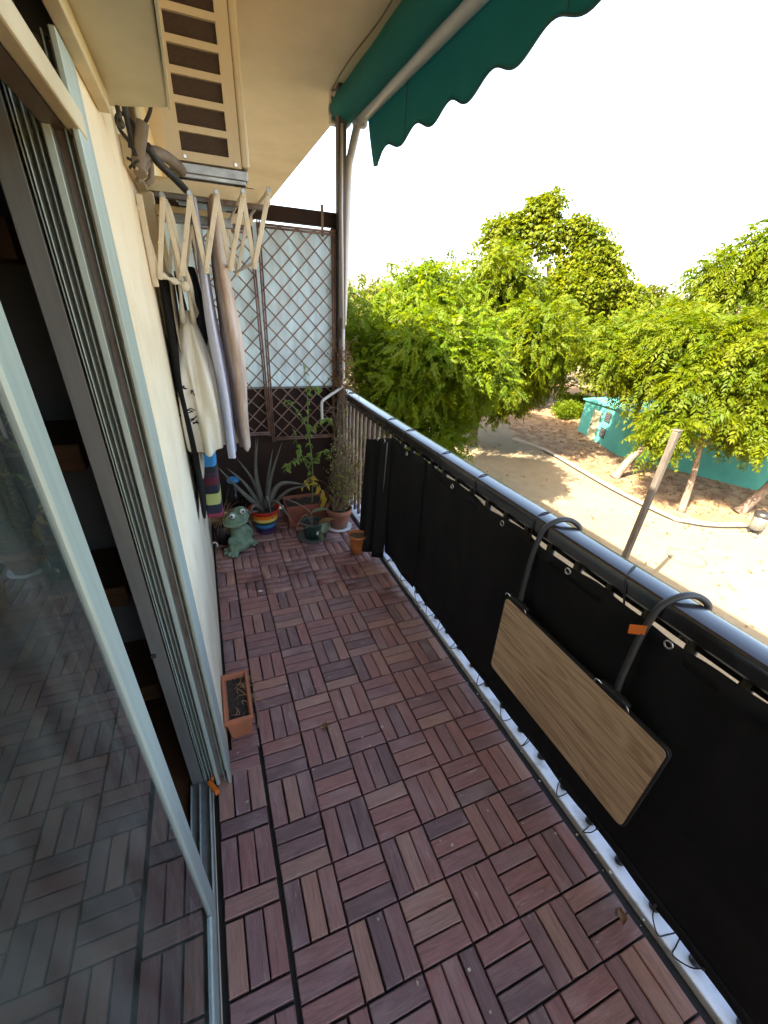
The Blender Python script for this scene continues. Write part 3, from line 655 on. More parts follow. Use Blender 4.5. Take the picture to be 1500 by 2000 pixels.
# ============================================================ DIVIDER, POST, TRELLISES
dv = thing('divider', 'dark brown balcony divider with frosted glass above a solid panel', 'partition', (0.4, YD, 0))
MB().box(WX, 0.93, YD, YD + 0.03, 0.0, 0.905).build('lower_panel', m_brown, dv)
MB().box(WX, 0.93, YD - 0.012, YD + 0.045, 1.852, 1.925).build('top_rail', m_brown, dv, bevel=0.004)
MB().box(0.862, 0.93, YD - 0.012, YD + 0.045, 0.0, 1.850).build('side_post', m_brown, dv, bevel=0.004)
m_frost = bpy.data.materials.new('frosted_glass'); m_frost.use_nodes = True
n_ = m_frost.node_tree.nodes; l_ = m_frost.node_tree.links; n_.remove(n_['Principled BSDF'])
t1 = n_.new('ShaderNodeBsdfTranslucent'); t1.inputs[0].default_value = (0.80, 0.89, 0.93, 1)
t2 = n_.new('ShaderNodeBsdfPrincipled'); t2.inputs['Base Color'].default_value = (0.58, 0.66, 0.68, 1); t2.inputs['Roughness'].default_value = 0.25
tc_ = n_.new('ShaderNodeTexCoord'); nz_ = n_.new('ShaderNodeTexNoise'); nz_.inputs['Scale'].default_value = 7; nz_.inputs['Detail'].default_value = 9
mp_ = n_.new('ShaderNodeMapping'); mp_.inputs['Scale'].default_value = (3.0, 1, 0.7); l_.new(tc_.outputs['Object'], mp_.inputs[0]); l_.new(mp_.outputs[0], nz_.inputs['Vector'])
mr_ = n_.new('ShaderNodeMapRange'); mr_.inputs['From Min'].default_value = 0.3; mr_.inputs['From Max'].default_value = 0.7; mr_.inputs['To Min'].default_value = 0.05; mr_.inputs['To Max'].default_value = 0.75; l_.new(nz_.outputs['Fac'], mr_.inputs['Value'])
x_ = n_.new('ShaderNodeMixShader'); l_.new(mr_.outputs[0], x_.inputs[0]); l_.new(t1.outputs[0], x_.inputs[1]); l_.new(t2.outputs[0], x_.inputs[2]); l_.new(x_.outputs[0], n_['Material Output'].inputs['Surface'])
MB().box(WX, 0.861, YD + 0.008, YD + 0.014, 0.918, 1.838).build('glass', m_frost, dv)
MB().box(WX, 0.861, YD - 0.004, YD + 0.03, 0.906, 0.917).build('glazing_bead', m_alug, dv)
MB().box(0.79, 0.806, YD - 0.022, YD - 0.013, 1.80, 1.955).build('strap', m_twig, dv, bevel=0.002)

ps = thing('awning_post', 'dark square post rising from the end of the railing to the ceiling', 'post', (0.9, YD - .02, 0))
MB().box(0.884, 0.932, YD - 0.075, YD - 0.014, 0.0, ZC - 0.002).build('post_tube', m_post, ps, bevel=0.003)
MB().box(0.893, 0.915, YD - 0.105, YD - 0.0755, 1.24, 1.36).build('pivot_plate', m_rust, ps, bevel=0.003)

def trellis(x0, x1, z0, z1, y_, label, skew):
    t = thing('trellis', label, 'trellis', ((x0 + x1) / 2, y_, z0), 'wooden trellises in front of the divider')
    pitch = 0.0745
    sx = lambda x, z: x + skew * (z1 - z) / (z1 - z0)
    for fam in (1, -1):
        c0 = z0 - (x1 - x0) if fam == 1 else z0
        k = 0
        c = c0 + 0.03
        while c < z1 + (x1 - x0 if fam == -1 else 0):
            # line z = c + fam*(x-x0)
            xs = [x0, x1]; zs = [c, c + fam * (x1 - x0)]
            pa = [x0, c]; pb = [x1, c + fam * (x1 - x0)]
            def clip(p, o):
                x, z = p
                if z < z0: x = x0 + (z0 - c) * fam; z = z0
                if z > z1: x = x0 + (z1 - c) * fam; z = z1
                return x, z
            (ax, az), (bx, bz) = clip(pa, pb), clip(pb, pa)
            if bx - ax > 0.03 and ax >= x0 - 1e-6 and bx <= x1 + 1e-6:
                d = Vector((sx(bx, bz) - sx(ax, az), 0, bz - az)).normalized(); pn = Vector((-d.z, 0, d.x)) * 0.0037
                yy = y_ + (0.0 if fam == 1 else 0.0065); P = [Vector((sx(ax, az), yy, az)), Vector((sx(bx, bz), yy, bz))]
                P[0] -= d * 0.008; P[1] += d * 0.008
                vs = []
                for p in P:
                    for s1, s2 in ((-1, -1), (1, -1), (1, 1), (-1, 1)):
                        vs.append(p + pn * s1 + Vector((0, 0.0029 * s2, 0)))
                MB().add(vs, [(0, 3, 2, 1), (4, 5, 6, 7), (0, 1, 5, 4), (1, 2, 6, 5), (2, 3, 7, 6), (3, 0, 4, 7)]).build('lattice_slat', m_latt, t)
            c += pitch * 1.0 * math.sqrt(2)
    def bar(xa, za, xb, zb, dx):
        MB().tube([(sx(xa, za) + dx, y_ - 0.007, za), (sx(xb, zb) + dx, y_ - 0.007, zb)], 0.0058, 6).build('frame_bar', m_latt, t)
    for dx in (0.0, 0.013):
        bar(x0, z0 - .015, x0, z1 + .015, dx); bar(x1, z0 - .015, x1, z1 + .015, -dx)
    for dz in (0.0, 0.014):
        bar(x0, z0 + dz, x1, z0 + dz, 0); bar(x0, z1 - dz, x1, z1 - dz, 0)
trellis(0.405, 0.872, 0.555, 1.825, YD - 0.035, 'right hand brown lattice trellis against the frosted glass nearest the railing', -0.012)
trellis(0.04, 0.372, 0.60, 1.79, YD - 0.035, 'brown lattice trellis half hidden behind the hanging laundry', 0.012)

ck = thing('awning_crank', 'long pale crank rod with a bent handle beside the post', 'crank', (0.9, YD - .12, 0.68))
MB().tube([(0.893, YD - .11, 2.30), (0.893, YD - .11, 1.92), (0.903, YD - .12, 1.30)], 0.0075, 8).build('rod', m_barw, ck)
MB().tube(bez([(0.903, YD - .12, 1.299), (0.905, YD - .12, 1.0), (0.902, YD - .12, 0.95), (0.885, YD - .125, 0.925), (0.775, YD - .14, 0.862), (0.748, YD - .145, 0.845), (0.738, YD - .145, 0.815), (0.74, YD - .145, 0.69)], 6), 0.010, 8).build('handle', m_barw, ck)

# ============================================================ AWNING
aw = thing('awning', 'green canvas awning rolled up under the ceiling with a scalloped valance', 'awning', (0.95, -0.5, 2.3))
mb = MB(); pts = [(0.935, y_, 2.392 + 0.002 * math.sin(y_ * 5)) for y_ in np.linspace(1.46, -2.4, 40)]
mb.tube(pts, [0.068 + 0.0015 * math.sin(i * 1.7) for i in range(40)], 28); mb.build('canvas_roll', m_awn, aw)
MB().tube([(1.022, 1.42, 2.362), (1.022, -2.4, 2.362)], 0.035, 20).build('front_bar', m_barw, aw, bevel=0.004)
MB().box(1.046, 1.062, -2.4, 1.40, 2.345, 2.362).build('bar_lip', m_barw, aw)
def lows(y_):
    ls = [1.23, 0.86, 0.56, 0.29, -0.01, -0.325, -0.63, -0.94, -1.25, -1.56, -1.87, -2.2, -2.5, -2.8, -3.1, -3.4]
    for a, c in zip(ls, ls[1:]):
        if c <= y_ <= a:
            t = (a - y_) / (a - c); return 2.137 + 0.021 * (1 - math.cos(2 * PI * t)) + .004 * math.sin(2 * PI * t)
    return 2.125 + max(0, (y_ - 1.23)) * 0.1
def vfn(u, v):
    y_ = 1.35 - 3.75 * u
    zt, zb = 2.357, lows(y_)
    dy = -0.07 * (v ** 1.5) if u < 0.02 else 0
    if u < 0.06: dy = -0.08 * (v ** 1.3) * (1 - u / 0.06)
    return (1.058 + 0.012 * math.sin(y_ * 4.2 + 0.6) * v + 0.012 * v, y_ + dy, zt + (zb - zt) * v)
MB().grid(vfn, 190, 8).build('valance', m_awn, aw, solid=0.001)
for u0 in (0.14, 0.42, 0.7):
    MB().tube([Vector(vfn(u0, k / 8)) - Vector((0.002, 0, 0)) for k in range(9)], 0.0016, 5).build('seam', m_hem, aw)
mb = MB(); pts = [Vector(vfn(k / 190, 1.0)) for k in range(191)]
mb.tube(pts, 0.004, 5); mb.build('valance_hem', m_hem, aw)
arm = bez([(1.015, 1.385, 2.345), (0.997, 1.385, 2.29), (0.972, 1.385, 2.20), (0.958, 1.385, 2.14), (0.950, 1.385, 1.95), (0.926, 1.38, 1.33)], 8)
MB().tube(arm, 0.023, 14).ball(arm[-1], 0.024).build('arm', m_barw, aw)
MB().tube([(1.015, 1.41, 2.345), (1.015, 1.36, 2.345)], 0.034, 14).tube([(1.045, 1.40, 2.335), (1.045, 1.36, 2.335)], 0.018, 12).build('arm_joint', m_barw, aw, bevel=0.003)
mb = MB(); mb.tube([(0.935, 1.462, 2.392), (0.935, 1.475, 2.392)], 0.076, 24); mb.box(0.87, 0.905, 1.44, 1.49, 2.33, ZC - .003).box(0.876, 0.90, 1.39, 1.44, 2.36, 2.45).build('end_bracket', m_barw, aw, bevel=0.004)
for z in (2.43, 2.40, 2.37, 2.345):
    MB().tube([(0.868, 1.43, z), (0.876, 1.43, z)], 0.008, 8).build('bolt', m_rust, aw)
cb = MB(); cb.tube(bez([(0.865, 1.42, 2.455), (0.862, 1.1, 2.462), (0.872, 0.7, 2.458), (0.86, 0.3, 2.463), (0.868, -0.4, 2.46), (0.86, -1.6, 2.462)], 6), 0.0032, 6)
tag(cb.build('ceiling_cable', m_twig, loc=(0.865, 0, 2.46)), 'thin brown cable clipped along the ceiling beside the awning', 'cable')

# ============================================================ AIR CONDITIONER ON ITS BRACKET
ac = thing('air_conditioner', 'beige outdoor air conditioning unit with dark slots, on a wall bracket', 'air conditioner', (0.12, 0.65, 1.79))
AY = 0.30
slots = [(0.034 + 0.0008 * k, 1.863 + 0.0655 * k, 1.911 + 0.0655 * k) for k in range(8)]
mb = MB()
x0, x1, zb, zt = -0.010, 0.224, 1.838, 2.42; sx0, sx1 = 0.037, 0.185
zs = [zb]
for k, (a, l0, h0) in enumerate(slots):
    mb.box(x0, x1, AY, AY + 0.018, zs[-1], l0 if k else 1.863); zs.append(h0)
    mb.box(x0, sx0, AY, AY + 0.018, l0, h0).box(sx1, x1, AY, AY + 0.018, l0, h0)
mb.box(x0, x1, AY, AY + 0.018, zs[-1], zt); mb.build('end_panel', m_acbody, ac)
for a, l0, h0 in slots:
    MB().box(sx0 - 0.002, sx1 + 0.002, AY + 0.012, AY + 0.03, l0 - .002, h0 + .002).build('slot', m_slot, ac)
MB().box(x0, x1, AY + 0.031, AY + 0.80, zb, zt).build('casing', m_acbody, ac, bevel=0.006)
MB().box(x1 + 0.001, x1 + 0.028, AY - 0.004, AY + 0.80, zb + .003, zt).build('front_cover', m_acbody, ac, bevel=0.008)
mb = MB(); mb.ball((x1 + 0.026, AY + 0.42, 2.13), (0.035, 0.25, 0.25), 28, 14); mb.build('fan_guard', m_acbody, ac)
MB().box(x0 + 0.012, x1 + 0.02, AY + 0.012, AY + 0.78, zb - 0.03, zb - 0.001).box(x0 + .0, x1 + .01, AY - .002, AY + .06, zb - .045, zb - .031).build('base_tray', m_steel, ac, bevel=0.003)
for x in (0.01, 0.23):
    for y_ in (AY + 0.02, AY + 0.55):
        MB().box(x - 0.03, x + 0.03, y_ - 0.01, y_ + 0.05, 1.7885, zb - 0.046).build('rubber_foot', m_black, ac, bevel=0.006)
for x, z in ((0.045, 1.848), (0.205, 1.846)):
    MB().tube([(x, AY - .001, z), (x, AY - .005, z)], 0.005, 10).build('screw', m_chrome, ac)
bk = thing('wall_bracket', 'cream painted steel bracket carrying the air conditioning unit', 'bracket', (0.1, 0.32, 1.75))
for y_ in (AY, AY + 0.55):
    MB().box(WX + .001, 0.315, y_, y_ + 0.045, 1.748, 1.788).build('beam', m_creamb, bk, bevel=0.002)
    MB().box(WX + .001, WX + .04, y_ - .003, y_ + 0.048, 1.30, 1.745).build('upright', m_creamb, bk, bevel=0.002)
    MB().box(-0.07, 0.30, y_ + .006, y_ + 0.04, 1.735, 1.7475).build('channel', m_rust, bk)
MB().box(WX + .001, WX + .03, -0.05, AY - .01, 1.74, 1.80).build('wall_rail', m_creamb, bk, bevel=0.002)
MB().box(-0.07, 0.19, AY + .20, AY + 0.235, 1.69, 1.72).build('cross_bar', m_steel, bk, bevel=0.002)

pp = thing('pipe_bundle', 'tangle of black cables and wrapped pipes between the wall and the air conditioner', 'pipes', (-0.06, -0.05, 1.78))
def pipe(name, pts, rad, m): MB().tube(bez(pts, 6), rad, 10).build(name, m, pp)
m_tape = mat('grey_pipe_tape', (0.20, 0.165, 0.13), 0.7, (0.13, 0.10, 0.08), 12, bump=0.5, bscale=60)
pipe('cable', [(-0.085, -0.12, 1.88), (-0.084, -0.11, 1.83), (-0.082, -0.1, 1.78), (-0.08, -0.1, 1.75)], 0.007, m_black)
pipe('cable', [(-0.068, -0.1, 1.80), (-0.08, -0.1, 1.822), (-0.097, -0.1, 1.826), (-0.108, -0.1, 1.815), (-0.104, -0.1, 1.796), (-0.09, -0.1, 1.778), (-0.08, -0.09, 1.765)], 0.0045, m_black)
pipe('cable', [(-0.022, -0.12, 1.875), (-0.026, -0.11, 1.845), (-0.045, -0.1, 1.818), (-0.066, -0.1, 1.803), (-0.085, -0.1, 1.782), (-0.09, -0.1, 1.765)], 0.0045, m_black)
pipe('taped_joint', [(-0.05, -0.1, 1.818), (-0.06, -0.1, 1.79), (-0.075, -0.09, 1.755), (-0.082, -0.08, 1.738)], 0.0145, m_tape)
pipe('insulated_pipe', [(-0.083, 0.0, 1.735), (-0.08, 0.02, 1.762), (-0.055, 0.05, 1.79), (-0.02, 0.12, 1.806), (0.02, 0.25, 1.81), (0.03, 0.33, 1.81)], 0.016, m_tape)
pipe('insulated_pipe', [(-0.055, 0.02, 1.80), (-0.035, 0.05, 1.775), (0.0, 0.1, 1.755), (0.03, 0.2, 1.745)], 0.011, m_black)
pipe('insulated_pipe', [(-0.095, 0.03, 1.72), (-0.07, 0.04, 1.755), (-0.055, 0.05, 1.77), (-0.06, 0.05, 1.735), (-0.075, 0.05, 1.722)], 0.008, m_tape)
mb = MB(); q = random.Random(9)
for k in range(9):
    mb.tube([(-0.085, -0.085, 1.742), (-0.085 + q.uniform(-.02, .012), -0.085 + q.uniform(-.02, .02), 1.742 + q.uniform(-.02, .016))], 0.0035, 5)
mb.build('cable_end', m_black, pp)

# ============================================================ SCISSOR CLOTHES RACK
rk = thing('drying_rack', 'ivory plastic scissor drying rack fixed to the wall under the air conditioner', 'clothes rack', (-0.1, 0.1, 1.5))
Tp = [(-0.112, 1.668), (-0.04, 1.698), (0.038, 1.710), (0.117, 1.721), (0.197, 1.732), (0.276, 1.744)]
Bp = [(-0.112, 1.51), (-0.086, 1.50), (-0.018, 1.513), (0.057, 1.525), (0.135, 1.537), (0.214, 1.548)]
def strip(a, c, y_, w=0.0076, t=0.003, ext=0.010):
    a = Vector((a[0], y_, a[1])); c = Vector((c[0], y_, c[1])); d = (c - a).normalized(); p = Vector((-d.z, 0, d.x)) * w
    a -= d * ext; c += d * ext
    vs = [x + s for s in (Vector((0, -t, 0)), Vector((0, t, 0))) for x in (a - p, c - p, c + p, a + p)]
    return MB().add(vs, [(0, 1, 2, 3), (7, 6, 5, 4), (0, 4, 5, 1), (1, 5, 6, 2), (2, 6, 7, 3), (3, 7, 4, 0)])
for y0 in (0.10, 0.78):
    MB().box(WX + .002, WX + .021, y0 - 0.006, y0 + 0.006, 1.468, 1.705).build('wall_plate', m_rack, rk, bevel=0.004)
    for i in range(1, 6):
        strip(Tp[i], Bp[i], y0 - 0.008).build('strut', m_rack, rk, bevel=0.002)
    for i in range(0, 5):
        strip(Tp[i], Bp[i + 1], y0).build('strut', m_rack, rk, bevel=0.002)
    if y0 < 0.5:
        for (x, z), big in [(p, 1) for p in Tp[1:]] + [(p, 0) for p in Tp + Bp[1:]] + [((-0.07 + .078 * k, 1.588 + .0125 * k), 0) for k in range(5)]:
            if big: z += 0.010
            MB().tube([(x, y0 - 0.0115, z), (x, y0 - 0.016, z)], 0.0075 if big else 0.005, 12).build('rivet', m_steel if big else m_rack, rk, bevel=0.001)
for x, z in Tp[1:] + Bp[2:]:
    MB().tube([(x, 0.09, z + .008), (x, 0.80, z + .008)], 0.005, 8).build('rod', m_rack, rk)

# ============================================================ LAUNDRY
def drape(name, x, zr, y0, y1, z1, z2, m, label, cat, spread=0.012, wav=0.008, seed=0, lean=0.0, taper=0.0):
    """cloth hung over a rod that runs along y at (x, zr); falls to z1 on the wall side and z2 on the rail side"""
    ph = seed * 1.7; L1, L2 = zr - z1, zr - z2
    def fn(u, v):
        s = v * (L1 + L2)
        y_ = y0 + (y1 - y0) * u
        if s < L1: z = z1 + s; side = -1; dd = L1 - s
        else: z = zr - (s - L1); side = 1; dd = s - L1
        k = min(1, dd / 0.05)
        sp = (0.004 + spread * min(1, dd / 0.35)) * side * k
        f = wav * min(1, dd / 0.2) * (math.sin(y_ * 31 + ph + dd * 2) + 0.6 * math.sin(y_ * 57 + ph * 2 + dd * 3 + side))
        yy = y_ + (taper * dd) * (u - .5) + 0.006 * math.sin(dd * 9 + ph)
        return (x + sp + f + lean * dd, yy, z + (0.006 * (1 - dd / 0.03) if dd < 0.03 else 0) + 0.008 * math.sin(u * 7 + ph) * min(1, dd))
    o = MB().grid(fn, 18, 40).build(name, m, loc=(x, (y0 + y1) / 2, z1), solid=0.003)
    d = o.modifiers.new('sub', 'SUBSURF'); d.levels = 1; d.render_levels = 1
    return tag(o, label, cat, 'laundry on the drying rack')
m_cblk = mat('black_cotton_and_shade', (0.010, 0.009, 0.009), 0.9, bump=0.3, bscale=200, spec=0.2)
m_cbei = mat('beige_cotton', (0.50, 0.44, 0.33), 0.9, (0.4, 0.34, 0.25), 5, bump=0.3, bscale=150)
m_cmar = mat('maroon_cotton', (0.055, 0.022, 0.025), 0.9, bump=0.3, bscale=200)
m_cnav = mat('black_navy_knit', (0.012, 0.016, 0.022), 0.9, bump=0.3, bscale=200, spec=0.2)
m_clil = mat('lilac_towelling', (0.60, 0.65, 0.85), 0.95, (0.52, 0.57, 0.78), 12, bump=0.9, bscale=60)
m_cgry = mat('grey_cotton', (0.20, 0.20, 0.23), 0.9, bump=0.3, bscale=200)
m_cbrn = mat('beige_brown_towelling', (0.52, 0.43, 0.37), 0.95, (0.33, 0.23, 0.165), 7, 0.42, 0.6, 0.9, 60, stretch=(2.5, 1, 0.5))
m_ccrm = mat('cream_jersey', (0.60, 0.57, 0.48), 0.9, (0.52, 0.47, 0.35), 4, bump=0.25, bscale=160)
def gathered(name, x, y0, y1, zt, zb, rx, m, label, cat, seed=0, lean=0.0, amp=0.22, slant=0.03):
    """cloth doubled over a rod along y and gathered: a flattened tube with folds; rx = half widths at top, middle, bottom"""
    ph = seed * 1.3; cy = (y0 + y1) / 2; ry = (y1 - y0) / 2
    def fn(u, v):
        a = 2 * PI * u; k = v
        w = rx[0] + (rx[1] - rx[0]) * min(1, k * 2) if k < .5 else rx[1] + (rx[2] - rx[1]) * (k - .5) * 2
        f = 1 + amp * min(1, k * 4) * (math.sin(5 * a + ph + 1.5 * k) + .6 * math.sin(9 * a - 2 * k + ph * 2)) * .6
        ca, sa = math.cos(a), math.sin(a)
        px_ = abs(ca) ** .8 * (1 if ca > 0 else -1); py_ = abs(sa) ** .8 * (1 if sa > 0 else -1)
        z = zt + (zb - zt) * k + (slant * math.sin(a + ph) + .008 * math.sin(3 * a + ph)) * max(0, k - .6) * 2
        return (x + lean * k + w * f * px_ + 0.004 * math.sin(k * 9 + ph), cy + ry * (0.92 + .08 * f) * py_ * (1 - .12 * math.sin(k * 3 + ph) * k), z)
    mb = MB(); mb.grid(fn, 44, 26)
    o = mb.build(name, m, loc=(x, cy, zb), solid=0.002)
    d = o.modifiers.new('sub', 'SUBSURF'); d.levels = 1; d.render_levels = 1
    return tag(o, label, cat, 'laundry on the drying rack')
gathered('shade_band', -0.092, 0.16, 0.55, 1.50, 0.60, (0.016, 0.018, 0.012), m_cblk, 'long black cloth standing in for a soft shadow band down the cream wall', 'shade_band', 1, 0.006, .12)  # dark cloth added in place of a soft shadow-like band on the wall
gathered('shawl', -0.066, 0.22, 0.60, 1.515, 0.74, (0.005, 0.007, 0.008), m_cbei, 'narrow beige shawl hanging beside the black band', 'shawl', 2, 0.0, .1)
gathered('scarf', -0.040, 0.30, 0.60, 1.525, 1.08, (0.008, 0.013, 0.012), m_cmar, 'dark maroon scarf hanging between the beige shawl and the cream shirt', 'scarf', 3, 0.0, .15)
gathered('shorts', 0.014, 0.26, 0.62, 1.54, 1.19, (0.014, 0.022, 0.018), m_cnav, 'short black shorts hanging above the shoulder of the cream shirt', 'shorts', 4, 0.006, .2)
gathered('hand_towel', 0.052, 0.30, 0.62, 1.72, 0.90, (0.010, 0.016, 0.014), m_cgry, 'grey towel hanging behind the pale lilac towel', 'towel', 5, 0.0, .2)
gathered('bath_towel', 0.048, 0.13, 0.40, 1.722, 0.868, (0.008, 0.019, 0.016), m_clil, 'pale lilac blue towel hanging in a long narrow strip', 'towel', 6, 0.022, .42)
gathered('beach_towel', 0.108, 0.13, 0.46, 1.735, 0.875, (0.012, 0.031, 0.018), m_cbrn, 'beige and brown towel hanging nearest the trellis', 'towel', 7, 0.020, .45)
# cream shirt, pegged by its shoulder straps, body gathered into folds
def shirtfn(u, v):
    a = 2 * PI * u; z = 1.40 - 0.50 * v
    w = 0.014 + 0.048 * min(1, v / 0.35) ** 0.8 + 0.030 * v
    dpt = 0.02 + 0.13 * min(1, v / 0.5) ** 0.7
    cx = -0.028 + 0.010 * v; cy = 0.30
    f = 1 + (0.20 * math.sin(5 * a + 2.5 * v) + 0.14 * math.sin(9 * a - 3 * v + 1) + .05 * math.sin(14 * a + 5 * v)) * min(1, v * 2.2)
    rag = 0.05 * math.sin(a + 0.6) * max(0, v - 0.75) * 4 * 0.35 + 0.012 * math.sin(4 * a) * max(0, v - .8) * 5
    return (cx + w * f * math.cos(a), cy + dpt * f * math.sin(a), z + rag)
m_shirt = mat('printed_cream_jersey', (0.74, 0.72, 0.64), 0.9, (0.66, 0.62, 0.50), 4, bump=0.9, bscale=34)
nn = m_shirt.node_tree.nodes; ll = m_shirt.node_tree.links
sh_ = thing('shirt', 'cream cotton shirt with a black print, gathered and hung by its straps', 'shirt', (-0.03, 0.3, 0.9), 'laundry on the drying rack')
o = MB().grid(shirtfn, 60, 26).build('body', m_shirt, sh_, solid=0.002); d = o.modifiers.new('sub', 'SUBSURF'); d.levels = 1; d.render_levels = 1
for a, c, e in (((-0.04, 0.10, 1.705), (-0.028, 0.12, 1.55), (-0.045, 0.22, 1.36)), ((-0.035, 0.10, 1.70), (-0.012, 0.13, 1.55), (-0.008, 0.24, 1.36)), ((-0.086, 0.095, 1.505), (-0.05, 0.11, 1.49), (-0.02, 0.14, 1.48)), ((-0.03, 0.1, 1.69), (-0.005, 0.14, 1.5), (0.01, 0.3, 1.37))):
    MB().tube(bez([a, c, e], 8), [0.008 + 0.003 * math.sin(i * .9) for i in range(17)], 8).build('strap', m_ccrm, sh_)
MB().ball((-0.016, 0.128, 1.476), (0.014, 0.014, 0.016)).build('knot', m_ccrm, sh_)
def printfn(u, v):
    p = Vector(shirtfn(0.56 + 0.16 * u, 0.50 + 0.34 * v)); c = Vector((-0.02, 0.30, p.z)); return p + (p - c).normalized() * 0.003
q = random.Random(12)
for k in range(9):
    a = q.uniform(.1, .8); v0 = k / 10
    pts = [Vector(printfn(a + q.uniform(-.15, .15), v0 + q.uniform(0, .11))) for i in range(7)]
    MB().tube(bez(pts, 4), 0.0022, 5).build('print_mark', m_pupil, sh_)
m_tow = stripemat('striped_towelling', [(0.0, (0.36, 0.05, 0.09)), (0.07, (0.02, 0.022, 0.04)), (0.2, (0.42, 0.44, 0.14)), (0.36, (0.018, 0.018, 0.03)), (0.48, (0.11, 0.012, 0.018)), (0.58, (0.05, 0.02, 0.03)), (0.66, (0.018, 0.018, 0.02)), (0.74, (0.03, 0.22, 0.45)), (0.92, (0.012, 0.012, 0.014))], 0.0, 0.38, 0.95, bump=0.6)
def tw(u, v):
    a = 2 * PI * u
    ca, sa = math.cos(a), math.sin(a); return (-0.054 + 0.008 * v + (0.041 + 0.003 * math.sin(a * 3)) * abs(ca) ** .45 * (1 if ca > 0 else -1), 0.56 + 0.11 * abs(sa) ** .5 * (1 if sa > 0 else -1), 0.44 + 0.40 * v + 0.006 * math.sin(3 * a))
o = MB().grid(tw, 36, 12).build('striped_towel', m_tow, loc=(-0.052, 0.56, 0.44), solid=0.004)
tag(o, 'towel with blue, maroon, black and yellow stripes hanging below the cream shirt', 'towel', 'laundry on the drying rack')
MB().tube([(-0.052, 0.56, 0.84), (-0.05, 0.56, 1.515)], 0.006, 6).build('hanging_loop', m_cblk, o)

# ============================================================ POTS AND PLANTS AT THE FAR END
def pot(prof_out, wall, cx, cy, mb=None):
    mb = mb or MB(); inner = [(max(r - wall, 0.005), z) for r, z in reversed(prof_out[1:])]
    return mb.lathe(prof_out + inner, cx, cy, 32, True, (True, False))
def leaf_mesh(name, L, w, m, droop=0.3, fold=0.35):
    def fn(u, v):
        s = (v - .5) * 2; ww = w * (math.sin(PI * min(1, u ** 0.8)) ** 0.8 if 0 < u < 1 else 0)
        return (ww * s, L * u, -droop * L * u * u + fold * abs(ww * s))
    return MB().grid(fn, 6, 4).mesh(name, m)
def place(me, name, parent, p, d, roll=0.0, sc=1.0, m=None):
    o = bpy.data.objects.new(name, me); C.objects.link(o); o.parent = parent
    d = Vector(d).normalized(); up = Vector((0, 0, 1)) if abs(d.z) < .95 else Vector((1, 0, 0))
    x = d.cross(up).normalized(); z = x.cross(d)
    Rm = Matrix((x, d, z)).transposed().to_4x4() @ Matrix.Rotation(roll, 4, 'Y')
    o.matrix_local = Matrix.Translation(Vector(p) - root_loc(parent)) @ Rm @ Matrix.Scale(sc, 4)
    return o

# rainbow pot with aloe
rp = thing('flower_pot', 'flower pot painted in rainbow bands holding a dusty aloe', 'flower pot', (0.25, 1.04, 0))
m_rain = stripemat('rainbow_glaze', [(0.0, (0.11, 0.045, 0.16)), (0.15, (0.022, 0.02, 0.10)), (0.30, (0.03, 0.20, 0.42)), (0.44, (0.012, 0.045, 0.025)), (0.56, (0.72, 0.52, 0.14)), (0.69, (0.70, 0.19, 0.015)), (0.84, (0.52, 0.02, 0.012))], 0.0, 0.185, 0.4)
pot([(0.062, 0.0), (0.072, 0.05), (0.09, 0.13), (0.102, 0.178), (0.108, 0.185)], 0.008, 0.25, 1.04).build('pot_body', m_rain, rp)
MB().lathe([(0.001, 0.165), (0.092, 0.16)], 0.25, 1.04, 24).build('soil', m_soil, rp)
al = thing('aloe_plant', 'grey green aloe with long pointed leaves in the rainbow pot', 'plant', (0.25, 1.04, 0.165))
def blade(b0, c0, t0, w, parent=al, m=m_aloe, name='leaf'):
    P = bez([b0, c0, t0], 8); n = len(P); mb = MB(); vs = []
    for i, p in enumerate(P):
        t = (P[min(i + 1, n - 1)] - P[max(i - 1, 0)]).normalized(); side = t.cross(Vector((0.3, -0.85, 0.4)))
        side = side.normalized() if side.length > .05 else Vector((1, 0, 0)); nr = side.cross(t)
        k = i / (n - 1); ww = 0.8 * w * (1 - k) ** 0.75 * (0.75 + 0.5 * min(1, k * 4)) + 0.0006; th = 0.35 * ww
        vs += [p + side * ww + nr * th * .8, p - nr * th, p - side * ww + nr * th * .8, p + nr * th * .15]
    f = [(i * 4 + j, i * 4 + (j + 1) % 4, i * 4 + 4 + (j + 1) % 4, i * 4 + 4 + j) for i in range(n - 1) for j in range(4)]
    mb.add(vs, f, True); mb.build(name, m, parent)
z = 0.165; bx, by = 0.255, 1.045
for mid, tip, w in (((0.12, 1.0, 0.33), (-0.01, 0.95, 0.54), 0.022), ((0.15, 1.08, 0.35), (0.045, 1.1, 0.475), 0.017), ((0.22, 1.04, 0.42), (0.238, 0.98, 0.69), 0.022), ((0.23, 1.12, 0.42), (0.262, 1.1, 0.66), 0.017),
                    ((0.30, 1.08, 0.38), (0.352, 1.1, 0.58), 0.017), ((0.31, 1.02, 0.40), (0.405, 1.02, 0.65), 0.019), ((0.38, 1.08, 0.33), (0.60, 1.12, 0.28), 0.024), ((0.42, 1.0, 0.31), (0.56, 0.98, 0.34), 0.016),
                    ((0.18, 0.95, 0.25), (0.13, 0.93, 0.17), 0.016), ((0.33, 0.95, 0.26), (0.42, 0.88, 0.12), 0.014), ((0.27, 0.96, 0.30), (0.29, 0.93, 0.14), 0.015), ((0.20, 1.14, 0.36), (0.12, 1.2, 0.50), 0.016)):
    blade((bx + (mid[0] - bx) * .12, by + (mid[1] - by) * .12, z), mid, tip, w)
blade((0.20, 0.98, 0.19), (0.125, 0.93, 0.205), (0.165, 0.91, 0.05), 0.012)

